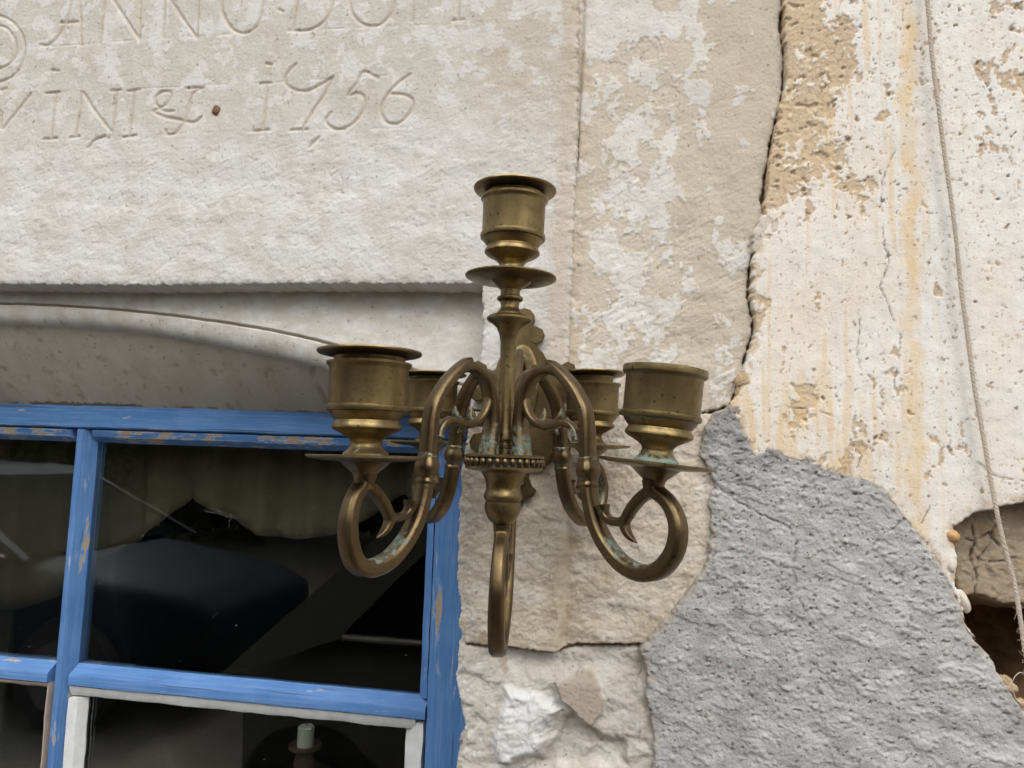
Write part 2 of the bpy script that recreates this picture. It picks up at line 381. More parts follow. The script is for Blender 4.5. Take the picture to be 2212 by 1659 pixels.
hole_edge = [(2062, 1262), (2066, 1200), (2057, 1170), (2054, 1148), (2072, 1128), (2098, 1108), (2150, 1096), (2180, 1090), (2212, 1083), (2330, 1070), (2420, 1150), (2400, 1500), (2300, 1600), (2230, 1550), (2208, 1530), (2180, 1490), (2165, 1465), (2145, 1425), (2112, 1390), (2085, 1345), (2078, 1310), (2070, 1280)]
P_HOLE = wp(hole_edge)
cem_top = [(1602, 874), (1622, 910), (1640, 955), (1690, 975), (1745, 985), (1785, 1010), (1830, 1017), (1890, 1035), (1932, 1078), (1962, 1120), (1992, 1160), (2024, 1200), (2050, 1250), (2064, 1280)]
P_PLASTER = wp(crack + [(1585, 895), (1600, 935), (1625, 985)] + [(u, v+14) for u, v in cem_top[3:]] + [(2090, 1360), (2400, 1700), (2500, 2000), (6000, 2600), (6000, -BIG)])
P_CEMENT = wp([(1384, 1405), (1400, 1380), (1440, 1335), (1465, 1305), (1490, 1270), (1530, 1215), (1536, 1160), (1533, 1090), (1545, 1045), (1528, 1010), (1512, 985), (1522, 925), (1545, 892), (1575, 880)] + cem_top + [(2085, 1350), (2112, 1392), (2145, 1428), (2165, 1468), (2180, 1493), (2208, 1532), (2300, 1620), (2420, 1800), (2600, 2600), (1440, 2600), (1412, 1659), (1410, 1577), (1396, 1507), (1400, 1460)])

# relief grid: 1 mm over what the photo shows, growing outwards
def gridline(a, b, step, lo, hi):
    c = list(np.arange(a, b, step)); s = step; x = a; L = []
    while x > lo: s *= 1.35; x -= s; L.append(x)
    s = step; x = c[-1]; Rr = []
    while x < hi: s *= 1.35; x += s; Rr.append(x)
    return np.array(L[::-1]+c+Rr)
GX = gridline(-640, 440, 1.0, -2600, 2400)
GZ = gridline(1270, 2110, 1.0, 60, 3600)

def relief(name, poly, hfun, mat, parent, margin=6.0, y0=0.0, jitter=1.0, step=1, crisp=1.0):
    P = np.array(poly); gx = GX[::step]; gz = GZ[::step]
    ix = np.where((gx > P[:, 0].min()-12) & (gx < P[:, 0].max()+12))[0]; iz = np.where((gz > P[:, 1].min()-12) & (gz < P[:, 1].max()+12))[0]
    X, Z = np.meshgrid(gx[ix], gz[iz])
    sd = poly_sdf(X, Z, poly)
    sd = sd + jitter*(fbm(X/9, Z/9, 91, 3)*2.2 + fbm(X/2.6, Z/2.6, 92, 2)*0.9)
    h, msk = hfun(X, Z, sd)
    h = h + crisp*(0.30*fbm(X/3.1, Z/2.7, 93, 2, 0.8) - 0.55*sstep(0.28, 0.5, fbm(X/4.3, Z/3.3, 94, 3, 0.7)))
    keep = sd > -margin
    nz, nx = X.shape
    q = keep[:-1, :-1] | keep[1:, :-1] | keep[:-1, 1:] | keep[1:, 1:]
    idx = np.arange(nx*nz).reshape(nz, nx)
    Fc = np.stack([idx[:-1, :-1][q], idx[:-1, 1:][q], idx[1:, 1:][q], idx[1:, :-1][q]], 1)
    used = np.unique(Fc); rm = np.zeros(nx*nz, np.int64); rm[used] = np.arange(len(used)); Fc = rm[Fc]
    V = np.stack([X.ravel()/1000, y0-h.ravel()/1000, Z.ravel()/1000], 1)[used]
    m4 = np.stack([np.clip(a, 0, 1).ravel()[used] for a in msk]+[np.ones(len(used))], 1)
    return link(name, mesh_from(name, V, Fc, {'msk': m4}), mat, parent)

def edge_drop(sd, depth, width):
    return -depth*sstep(0.3, -width, sd) - 0.9*np.exp(-np.clip(sd, 0, 50)/2.0)

# ------------------------------------------------------------------ the wall
WALL = empty('stone_wall'); tag(WALL, 'weathered pale stone and plaster house wall with carved date and grey cement patch', 'wall')

Z4 = lambda L: [(x*0.5078, y*0.5078) for x, y in L]
strokes = [Z4(s) for s in [
    [(310, -60), (285, 70), (245, 150), (205, 188), (165, 186)], [(335, -60), (338, 90), (340, 185)], [(255, 95), (340, 88)],
    [(450, -70), (435, 60), (420, 182)], [(455, -40), (520, 60), (588, 162)], [(592, -60), (590, 60), (588, 160)],
    [(700, -70), (695, 50), (688, 152)], [(705, -30), (770, 70), (835, 158)], [(840, -60), (838, 50), (835, 156)],
    [(940, -40), (945, 50), (985, 120), (1040, 138), (1090, 105), (1112, 30), (1108, -50)], [(1185, 38), (1200, 44)],
    [(1275, -50), (1258, 40), (1240, 122)], [(1228, 126), (1300, 126), (1370, 95), (1405, 40), (1418, -40)],
    [(1485, -50), (1492, 40), (1530, 92), (1595, 107), (1650, 70), (1672, 10), (1670, -50)],
    [(1760, -60), (1750, 85)], [(1870, -60), (1865, 20)], [(1952, -60), (1948, 80)], [(1925, 84), (1968, 80)],
    [(125, 395), (90, 440), (50, 490), (5, 545)], [(0, 380), (20, 372)],
    [(232, 392), (222, 490), (212, 585)], [(190, 395), (245, 390)], [(180, 590), (235, 586)], [(215, 295), (245, 300)],
    [(342, 388), (330, 490), (315, 580)], [(295, 582), (332, 578)], [(350, 392), (400, 470), (472, 562)], [(492, 382), (484, 480), (470, 562), (455, 585)], [(468, 384), (512, 380)], [(440, 575), (400, 590), (370, 625)],
    [(565, 382), (556, 480), (545, 576)], [(540, 386), (590, 380)], [(520, 582), (570, 574)],
    [(735, 470), (700, 470), (665, 450), (655, 415), (680, 390), (720, 388), (715, 425), (690, 450), (650, 470), (690, 492), (760, 508), (820, 518), (852, 495)], [(862, 370), (820, 392), (800, 440), (780, 510), (745, 560), (708, 570), (700, 552)], [(790, 372), (860, 372)],
    [(1130, 352), (1124, 450), (1115, 550)], [(1080, 556), (1140, 550)], [(1105, 352), (1150, 350)], [(1130, 268), (1150, 272)],
    [(1255, 268), (1225, 300), (1208, 335), (1228, 368), (1290, 386), (1350, 362), (1408, 328)], [(1412, 325), (1375, 400), (1330, 465), (1285, 545)], [(1235, 552), (1300, 548)],
    [(1605, 330), (1545, 302), (1515, 350), (1478, 402), (1520, 394), (1548, 418), (1540, 470), (1495, 525), (1430, 548), (1382, 515), (1405, 474)],
    [(1742, 312), (1690, 350), (1640, 410), (1618, 465), (1640, 515), (1690, 524), (1740, 480), (1756, 430), (1720, 402), (1660, 398)],
    [(1352, 582), (1330, 605), (1312, 622)],
    [(-30, 60), (25, 75), (75, 120), (100, 190), (90, 260), (50, 320), (-20, 350)], [(-30, 105), (20, 115), (55, 160), (62, 215), (40, 265), (-20, 295)], [(-30, 440), (0, 480), (-5, 540)],
]]
rules = [Z4([(130, 200), (700, 160), (1400, 120), (1960, 95)]), Z4([(180, 392), (620, 372), (1050, 352), (1960, 300)]), Z4([(200, 590), (900, 560), (1740, 540)])]
P_PANEL = wp([(-3000, -BIG), (-3000, 440), (0, 452), (350, 448), (700, 438), (800, 420), (880, 375), (950, 310), (1000, 245), (1030, 160), (1040, 60), (1045, -BIG)])

P_CRK = wp(crack[1:])
def gap(fn):
    def g_(X, Z, sd):
        d = line_dist(X, Z, P_CRK); wdt = np.clip(1.0 + 2.2*fbm(X*0/40+3, Z/26, 190, 3) + 0.9*fbm(X/7, Z/7, 191, 2), 0.35, 2.6)
        return fn(X, Z, np.where(d < 9, sd-wdt*sstep(9, 6, d), sd))
    return g_
def tool_marks(X, Z, ang, sx, sy, s):
    c, q = math.cos(ang), math.sin(ang); a = X*c+Z*q; b = -X*q+Z*c
    return fbm(a/sx, b/sy, s, 3, 0.6)
def lintel_h(X, Z, sd):
    pan = sstep(-8, 7, poly_sdf(X, Z, P_PANEL)+fbm(X/16, Z/16, 3, 4)*11)
    big = fbm(X/70, Z/70, 5, 3)
    zz = at(500, 250)[2]*1000
    low = sstep(zz+25, zz-45, Z + 30*big)          # picked rough below the lettering, dressed smooth above
    right = sstep(at(960, 300)[0]*1000, at(1150, 300)[0]*1000, X)
    ro = np.clip(np.maximum(low, right*0.7), 0, 1)
    f, e = facets(X/11+fbm(X/6, Z/6, 7, 2)*0.5, Z/8+fbm(X/6, Z/6, 8, 2)*0.5, 9)
    tm = tool_marks(X, Z, 0.6, 13, 3.2, 11)
    chip = sstep(-0.25, 0.3, fbm(X/24, Z/24, 30, 3))
    h = 0.8*big - 1.3*pan + ro*(0.35*f + 0.35*tm*chip + 1.9*fbm(X/30, Z/22, 13, 6, 0.62)*(0.55+0.45*chip)) + (1-ro)*(0.9*fbm(X/30, Z/30, 14, 6, 0.6) + 0.15*fbm(X/2.3, Z/2.3, 15, 2))
    pits = sstep(0.40, 0.6, fbm(X/7.5, Z/5, 17, 4, 0.6)+0.15*fbm(X/30, Z/30, 18, 2)); h -= 1.1*pits*ro
    d = np.full(X.shape, 99.0)
    box = (Z > at(500, 330)[2]*1000)
    wob = 0.5*fbm(X/4, Z/4, 19, 2)
    if box.any():
        xs, zs = X[box], Z[box]; dd = np.full(xs.shape, 99.0)
        for s in strokes: dd = np.minimum(dd, line_dist(xs, zs, catmull(wp(s), 4) if len(s) > 3 else wp(s)))
        d[box] = dd
    wide = 2.75 + 0.9*fbm(X/12, Z/12, 20, 2) + wob
    cut = sstep(0, 1, 1-d/wide)
    h -= 2.1*cut*(0.7+0.3*fbm(X/8, Z/8, 33, 3))
    dr = np.full(X.shape, 99.0)
    for s in rules: dr = np.minimum(dr, line_dist(X, Z, wp(s)))
    h -= 0.45*np.exp(-(dr/0.8)**2)*sstep(-0.1, 0.15, fbm(X/25, Z/25, 21, 2))
    fl = fbm(X/26, Z/26, 23, 5, 0.6)
    top = sstep(zz-10, zz+90, Z)
    paint = sstep(0.02, 0.05, fl + 0.18*top*fbm(X/8, Z/8, 24, 3) - 0.03 - 0.10*(1-top))
    paint = np.maximum(paint*0.58, 0.42*sstep(-0.3, 0.3, fbm(X/40, Z/40, 29, 3))*low + 0.25*low)
    h += 0.28*paint*(1-low)
    h = h + edge_drop(sd, 34, 3.4) - 1.8*np.exp(-np.clip(sd, 0, 60)/3.6)*(0.7+0.9*fbm(X/14, Z/10, 34, 4))
    bs = at(1240, 300)[0]*1000
    stain = 0.3*sstep(0.1, 0.5, fbm(X/50, Z/50, 26, 4)) + 0.45*sstep(at(990, 100)[0]*1000, at(1080, 100)[0]*1000, X)*sstep(0.35, -0.2, fl)*sstep(at(1000, 420)[2]*1000, at(1000, 250)[2]*1000, Z)
    stain = np.maximum(stain, 0.75*sstep(16, 4, np.abs(X-bs+6-(Z-1900)*0.02)+8*fbm(X/9, Z/22, 28, 3)))
    stain = np.maximum(stain*0.8, 0.55*cut)
    dirt_dark = 0.55*sstep(0.38, 0.6, fbm(X/6, Z/5, 27, 4))*ro + 0.5*sstep(0.5, -6, sd)*sstep(-.2, .2, fbm(X/16, Z/16, 31, 3))
    return h, (paint*(1-0.5*cut), stain, dirt_dark*0.6)
relief('lintel_stone', P_LINTEL, lintel_h, LINTEL, WALL, margin=5, crisp=0.7)

def side_h(X, Z, sd):
    big = fbm(X/60, Z/60, 40, 3); tm = tool_marks(X, Z, 0.55, 26, 5, 42)
    f, e = facets(X/15+fbm(X/7, Z/7, 43, 2)*0.5, Z/11, 44)
    ro = sstep(at(1400, 150)[2]*1000, at(1400, 500)[2]*1000, Z+25*big)
    h = -7.5 + 1.4*big + 0.9*fbm(X/30, Z/26, 46, 6, 0.61)*(1+0.8*ro) + ro*(0.8*tm*sstep(-.2, .3, fbm(X/30, Z/30, 45, 2)) + 0.25*f) + 0.2*fbm(X/2.4, Z/2.4, 47, 2)
    x0 = at(1240, 400)[0]*1000+(Z-1850)*0.02
    h += 3.0*sstep(15, 0, X-x0+4*fbm(X/10, Z/14, 48, 3)) + 2.5*sstep(20, 110, X-x0) - 4*np.exp(-((X-x0-1.0)/1.6)**2)*sstep(at(1250, 420)[2]*1000, at(1250, 330)[2]*1000, Z)
    mid = at(1400, 400)[0]*1000
    fl = fbm(X/30, Z/44, 50, 5, 0.6) + 0.25*fbm(X/7, Z/7, 51, 3)
    bias = 0.30*np.exp(-((X-mid+14)/52)**2) - 0.24
    bias = bias + 0.2*sstep(at(1400, 140)[2]*1000, at(1400, 40)[2]*1000, Z)*sstep(at(1560, 50)[0]*1000, at(1500, 50)[0]*1000, X)
    paint = sstep(0.0, 0.02, fl + bias)
    h += 0.45*paint
    # flaked spots
    for u, v, r in ((1400, 100, 11), (1365, 520, 9), (1330, 140, 7), (1440, 200, 10)):
        p = wp([(u, v)])[0]; d = np.hypot((X-p[0])/1.25, Z-p[1])/r + 0.5*fbm(X/6, Z/6, 53, 3); m = sstep(1.05, 0.95, d); paint = paint*(1-m); h -= 0.6*m
    h += edge_drop(sd, 22, 2.2)
    stain = 0.45*sstep(0.0, 0.5, fbm(X/55, Z/80, 55, 4)) + 0.3*sstep(mid, mid+80, X)
    stain = np.maximum(stain, 0.8*sstep(16, 2, np.abs(X-x0-2)+8*fbm(X/9, Z/22, 28, 3)))
    dirt_dark = 0.5*sstep(0.36, 0.6, fbm(X/8, Z/6, 56, 4)) + 0.6*sstep(5, -3, sd+3*fbm(X/9, Z/9, 57, 2))*sstep(mid+40, mid+60, X)
    return h, (paint*(0.62+0.3*sstep(-.3, .3, fbm(X/18, Z/18, 58, 4))), stain*(1-0.6*paint), dirt_dark*0.55)
relief('side_stone', P_SIDE, gap(side_h), SIDE, WALL, margin=5, crisp=0.7)

def jamb_h(X, Z, sd):
    big = fbm(X/45, Z/45, 60, 3); f, e = facets(X/12+fbm(X/6, Z/6, 61, 2)*0.6, Z/8+fbm(X/6, Z/6, 62, 2)*0.4, 63)
    f2, e2 = facets(X/34+fbm(X/14, Z/14, 64, 2)*0.5, Z/24, 65)
    tm = tool_marks(X, Z, 0.7, 16, 3.5, 66)
    h = 2.0*big + 0.55*f + 1.4*f2 + 0.6*tm + 3.0*fbm(X/28, Z/20, 67, 6, 0.63)
    x0 = at(1216, 1100)[0]*1000 + (Z-1550)*0.0 + 4*fbm(X/20, Z/24, 68, 3)
    h -= 9.5*sstep(-2, 5, X-x0)*(1-0.35*sstep(10, 34, X-x0))
    h += 2.0
    # a chamfer towards the window
    h -= 5*sstep(16, 0, sd)*sstep(at(1060, 1100)[0]*1000, at(1030, 1100)[0]*1000, X)
    h += edge_drop(sd, 40, 3.2)
    paint = 0.35*sstep(-0.1, 0.35, fbm(X/30, Z/30, 70, 4)) + 0.35*sstep(at(1060, 1300)[0]*1000, at(1010, 1300)[0]*1000, X)*sstep(0, .2, fbm(X/12, Z/12, 71, 3))
    stain = 0.42*sstep(0.0, 0.45, fbm(X/40, Z/52, 72, 4)) + 0.8*np.exp(-((X-x0-5)/10)**2)*sstep(-0.4, 0.3, fbm(X/14, Z/30, 73, 3))
    dirt_dark = 0.45*sstep(0.3, 0.55, fbm(X/8, Z/7, 74, 4))
    p = wp([(1045, 1385)])[0]; stain = np.maximum(stain, sstep(1.2, 0.6, np.hypot((X-p[0])/5, (Z-p[1])/10)))
    return h, (paint, stain, dirt_dark*0.6)
relief('jamb_stone', P_JAMB, jamb_h, JAMB, WALL, margin=6, crisp=1.2)

Z5 = lambda L: [(950.4+x*0.2344, 1296+y*0.2344) for x, y in L]
def rubble_h(X, Z, sd):
    wx = X+6*fbm(X/18, Z/18, 80, 3); wz = Z+6*fbm(X/18, Z/18, 81, 3)
    f, e = facets(wx/30, wz/22, 83); f2, e2 = facets(wx/11, wz/9, 84)
    h = -3 + 3.2*f + 1.3*f2 + 2.4*fbm(X/26, Z/22, 85, 6, 0.6)
    bulge = poly_sdf(wx, wz, wp(Z5([(560, 770), (760, 800), (1000, 900), (1200, 1010), (1010, 1190), (1000, 1310), (900, 1440), (650, 1540), (480, 1540), (460, 1180), (540, 980)])))
    h += 9*sstep(0, 9, bulge) + 2*sstep(0, 30, bulge)
    rec = poly_sdf(wx, wz, wp(Z5([(1220, 1020), (1290, 1100), (1440, 1160), (1530, 1260), (1700, 1320), (1740, 1560), (700, 1570), (920, 1440), (1010, 1310), (1020, 1200)])))
    h -= 7*sstep(-1, 7, rec)
    chip = poly_sdf(wx*0.6+X*0.4, wz*0.6+Z*0.4, wp(Z5([(1060, 760), (1330, 640), (1400, 650), (1490, 800), (1520, 930), (1490, 1050), (1415, 1155), (1270, 1090), (1200, 1000), (1110, 910)])))
    cm = sstep(0, 1.6, chip); h = h*(1-cm) + cm*(4.0 - (X-wp(Z5([(1250, 900)]))[0][0])*0.10 + 0.5*fbm(X/4, Z/4, 86, 4))
    top = sstep(wp([(1100, 1470)])[0][1], wp([(1100, 1420)])[0][1], Z); h -= 6*top*sstep(wp([(1040, 1430)])[0][0], wp([(1080, 1430)])[0][0], X)
    h += edge_drop(sd, 40, 3.5)
    white = 0.75*sstep(-3, 6, bulge) + 0.3*sstep(-.1, .3, fbm(X/25, Z/25, 87, 4))
    stain = 0.85*cm + 0.4*sstep(0.0, .4, fbm(X/30, Z/30, 88, 4))*(1-white)
    br = poly_sdf(wx, wz, wp(Z5([(490, 540), (580, 550), (640, 650), (600, 720), (530, 650)]))); stain = np.maximum(stain, sstep(-1, 2, br))
    sr = sstep(wp(Z5([(1650, 900)]))[0][0], wp(Z5([(1900, 900)]))[0][0], X); stain = np.maximum(stain, 0.5*sr*sstep(-.2, .2, fbm(X/12, Z/12, 89, 3)))
    crk = sstep(0.035, 0.0, e)*sstep(0.15, .35, fbm(X/20, Z/20, 90, 2))
    h -= 0.9*crk
    return h, (white*(1-cm), stain, 0.4*crk + 0.35*sstep(0.3, 0.55, fbm(X/9, Z/8, 93, 4)))
relief('rubble_stone', P_RUBBLE, rubble_h, RUBBLE, WALL, margin=7, crisp=1.5)

cracks_p = [[(1905, 525), (1920, 560), (1900, 620), (1925, 680), (1945, 730), (1935, 800), (1925, 860)], [(1930, 330), (1905, 390), (1900, 470), (1915, 560)], [(1857, 690), (1850, 760), (1858, 800)], [(1990, 1130), (2010, 1085), (2005, 1060)], [(1700, 880), (1760, 885), (1800, 900)], [(2110, 1000), (2150, 1030), (2212, 1040)], [(1840, 960), (1860, 985), (1850, 1010)]]
def plaster_h(X, Z, sd0):
    hole = poly_sdf(X, Z, P_HOLE) + 2.0*fbm(X/9, Z/9, 98, 3) + 0.8*fbm(X/3, Z/3, 99, 2)
    sd = np.minimum(sd0, -hole)
    brush = fbm(X/1.7, Z/60, 100, 2)
    big = fbm(X/70, Z/70, 101, 3)
    h = 2.2 + 1.2*big + 0.16*brush + 0.3*fbm(X/10, Z/10, 102, 3)
    xl = at(1960, 500)[0]*1000
    left = sstep(at(1960, 200)[0]*1000, at(1700, 200)[0]*1000, X)
    up = sstep(at(1800, 560)[2]*1000, at(1800, 380)[2]*1000, Z)
    lowl = sstep(at(1800, 700)[2]*1000, at(1800, 900)[2]*1000, Z)*sstep(at(2000, 900)[0]*1000, at(1800, 900)[0]*1000, X)
    fl = fbm(X/34, Z/50, 104, 5, 0.6)*0.8 + 0.45*fbm(X/7, Z/10, 105, 4, 0.6)
    ur = sstep(at(2050, 100)[0]*1000, at(2150, 100)[0]*1000, X)*sstep(at(2100, 560)[2]*1000, at(2100, 250)[2]*1000, Z)
    bare = sstep(0.0, 0.03, fl - 0.33 + 0.56*left*up + 0.24*lowl + 0.22*ur)
    chips = sstep(0.0, 0.03, fbm(X/4.5, Z/6.0, 107, 4, 0.65)-0.37 + 0.14*fbm(X/40, Z/40, 108, 2) + 0.07*up)
    bare0 = bare; bare = np.maximum(bare, chips)
    edge = sstep(9, 1, sd)*sstep(-0.05, 0.2, fbm(X/12, Z/12, 109, 3)); bare = np.maximum(bare, edge)
    f1, f2, ox, oy, rid = cells(X/9, Z/9, 111)
    wxx = X+2.2*fbm(X/3.5, Z/3.5, 122, 3); wzz = Z+2.2*fbm(X/3.5, Z/3.5, 123, 3)
    f1, f2, ox, oy, rid = cells(wxx/11, wzz/11, 111); c2 = cells(wxx/5, wzz/5, 112); dens = sstep(-0.15, .15, fbm(X/45, Z/45, 110, 2))
    pit = sstep(0.15, 0.09, f1+0.10*fbm(X/2.5, Z/2.5, 125, 2))*(rid > 0.82)*dens; pit2 = sstep(0.16, 0.08, c2[0])*(c2[4] > 0.90)
    bare = np.maximum(bare, 0.8*pit)
    h -= (0.35*bare+0.45*bare0)*(1 + 0.9*fbm(X/4, Z/4, 113, 4, 0.66)) + 0.25*pit + 0.25*pit2
    deep = sstep(0.30, 0.42, fbm(X/13, Z/11, 114, 3)*0.9 + 0.1*up); h -= 1.6*deep*bare
    dc = np.full(X.shape, 99.0)
    for c in cracks_p: dc = np.minimum(dc, line_dist(X+1.8*fbm(X/5, Z/5, 115, 3), Z, wp(c)))
    ck = np.exp(-(dc/0.5)**2)*sstep(-.35, 0, fbm(X/14, Z/14, 124, 2)); h -= 0.9*ck
    h += edge_drop(sd, 26, 3.0)
    s1 = sstep(15, 4, np.abs(X-xl-2-9*fbm(X*0+1, Z/55, 116, 3))+8*fbm(X/6, Z/26, 117, 4, 0.6)+3)*(0.62+0.38*sstep(-.3, .25, fbm(X/14, Z/38, 126, 3)))
    s2 = lowl*sstep(-0.15, 0.3, fbm(X/11, Z/90, 118, 3))*0.95
    s3 = 0.75*sstep(0.05, 0.4, fbm(X/9, Z/140, 119, 3))*sstep(at(2100, 300)[0]*1000, at(1900, 300)[0]*1000, X)
    s4 = 0.26*sstep(-0.25, .45, fbm(X/50, Z/90, 120, 4)) + 0.18*left
    stain = np.maximum.reduce([s1, s2, s3, s4])
    dirt_dark = 0.6*pit*sstep(0.86, 0.9, rid) + 0.4*pit2 + 0.75*ck + 0.5*sstep(0.25, 0.5, fbm(X/6, Z/6, 121, 4))*bare
    # the hole is left open
    return np.where(hole > 3.0, -60, h), (1-bare, stain*(1-0.3*bare), dirt_dark)
def cut_hole(o, lim=2.5):
    me = o.data; n = len(me.vertices); co = np.empty(n*3, np.float32); me.vertices.foreach_get('co', co); co = co.reshape(-1, 3)
    hol = poly_sdf(co[:, 0].astype(float)*1000, co[:, 2].astype(float)*1000, P_HOLE)
    bad = np.where(hol > lim+4)[0]
    bm = bmesh.new(); bm.from_mesh(me); bm.verts.ensure_lookup_table()
    bmesh.ops.delete(bm, geom=[bm.verts[i] for i in bad], context='VERTS'); bm.to_mesh(me); bm.free()
o = relief('plaster_coat', P_PLASTER, gap(plaster_h), PLASTER, WALL, margin=7, crisp=0.12); cut_hole(o)

ccr = [[(1545, 1045), (1580, 1075), (1640, 1110), (1705, 1140), (1720, 1180), (1712, 1230), (1725, 1290), (1735, 1315)], [(1545, 1045), (1545, 1000)], [(1960, 1115), (1930, 1140), (1890, 1170), (1870, 1200)], [(1530, 1210), (1560, 1185)]]
def cement_h(X, Z, sd0):
    hole = poly_sdf(X, Z, P_HOLE) + 2.0*fbm(X/9, Z/9, 98, 3) + 0.8*fbm(X/3, Z/3, 99, 2)
    sd = np.minimum(sd0 + 1.5*fbm(X/16, Z/16, 129, 3), -hole)
    c, q = math.cos(-0.3), math.sin(-0.3); a = X*c+Z*q; b = -X*q+Z*c
    big = fbm(X/60, Z/60, 130, 3)
    rough = 0.75 + 0.6*sstep(0, 1, fbm(X/50, Z/50, 131, 2)) + 0.9*sstep(45, 0, sd)*sstep(at(1800, 1150)[2]*1000, at(1800, 1000)[2]*1000, Z)
    f, e = facets(a/9+fbm(X/6, Z/6, 132, 2)*0.8, b/5.5+fbm(X/6, Z/6, 133, 2)*0.8, 134)
    r = fbm(a/11, b/5.5, 135, 5, 0.66)
    rg = fbm(a/16, b/8, 136, 4, 0.6, True)
    h = 1.6 + 1.6*big + rough*(0.3*r + 0.25*f + 2.0*fbm(X/22, Z/18, 147, 6, 0.68)) + 0.5*fbm(X/2.0, Z/2.0, 137, 2, 0.7)
    steps = fbm(a/40, b/16, 138, 4); h += 0.9*sstep(0.22, 0.29, steps) - 0.6*sstep(0.02, 0.1, -steps-0.2)
    f1, f2, ox, oy, rid = cells(X/6.5, Z/6.5, 139); peb = sstep(0.34, 0.12, f1)*(rid > 0.72); h += 1.2*peb
    pit = sstep(0.36, 0.5, fbm(X/5, Z/3.6, 140, 3)+0.12*fbm(X/30, Z/30, 148, 2)); h -= 1.9*pit
    dc = np.full(X.shape, 99.0)
    for k in ccr: dc = np.minimum(dc, line_dist(X+2*fbm(X/6, Z/6, 141, 3), Z+2*fbm(X/6, Z/6, 142, 3), wp(k)))
    ck = np.exp(-(dc/0.8)**2)*sstep(-0.3, 0.0, fbm(X/12, Z/12, 143, 2)); h -= 1.8*ck
    h += edge_drop(sd, 24, 3.5)
    sandy = 0.75*sstep(6, 0, sd + 4*fbm(X/8, Z/8, 144, 3)) + 0.35*peb*(np.mod(rid*31, 1) > .5)
    ur = sstep(at(1700, 1100)[2]*1000, at(1650, 930)[2]*1000, Z)
    dirt_dark = 0.30*sstep(-0.1, 0.4, fbm(X/20, Z/20, 145, 4)) + 0.35*ur + 0.5*ck + 0.4*peb*(np.mod(rid*31, 1) < .3) + 0.35*pit
    light = 0.85*sstep(-0.2, 0.45, fbm(X/34, Z/20, 146, 4))*(1-ur)
    return np.where(hole > 3.0, -60, h), (light, sandy, dirt_dark*0.7)
o = relief('cement_patch', P_CEMENT, cement_h, CEMENT, WALL, margin=7, crisp=0.9); cut_hole(o)

# rubble core of the wall seen in the crack, the joints and the hole
WY = 0.100                                                   # front of the window frame
XJ = wp([(1000, 1200)])[0][0]+14                             # the reveal hidden behind the jamb edge
ZS = at(500, 886, WY)[2]*1000                                # head of the window opening
XWL = -900.0; ZSILL = 760.0
def core_h(X, Z, sd):
    hole = poly_sdf(X, Z, P_HOLE)+3*fbm(X/12, Z/12, 150, 2)
    h = -13 + 2.0*fbm(X/16, Z/16, 151, 4) + 1.2*fbm(X/5, Z/5, 152, 3)
    h -= 150*sstep(-1, 16, hole)*(0.75+0.25*fbm(X/30, Z/30, 153, 3))
    dark = sstep(-3, 3, hole)
    return h, (0.3*(1-dark), 0.25+0.6*dark, 0.35*sstep(0, .4, fbm(X/9, Z/9, 154, 3))+0.1*dark)
P_CORE = [(-2500, 40), (-2500, ZSILL-30), (XJ, ZSILL-30), (XJ, 1560), (XJ+6, ZS+20), (wp([(1050, 800)])[0][0], ZS+40), (wp([(1050, 640)])[0][0], wp([(1050, 596)])[0][1]), (-2500, wp([(500, 596)])[0][1]), (-2500, 3500), (2300, 3500), (2300, 40)]
relief('wall_core', P_CORE, core_h, CORE, WALL, margin=1, jitter=0, step=2)
# left jamb and masonry of the opening beyond the photo's left edge
mb = MB(); mb.box(-2.5, XWL/1000-0.02, 0.0, 0.45, ZSILL/1000, ZS/1000+0.1); mb.box(-2.5, XJ/1000, 0.014, 0.45, 0.02, ZSILL/1000-0.03); mb.box(XJ/1000, XJ/1000+0.08, 0.02, 0.45, 0.02, ZS/1000+0.1)
o = mb.build('reveal_masonry', JAMB, WALL, False)

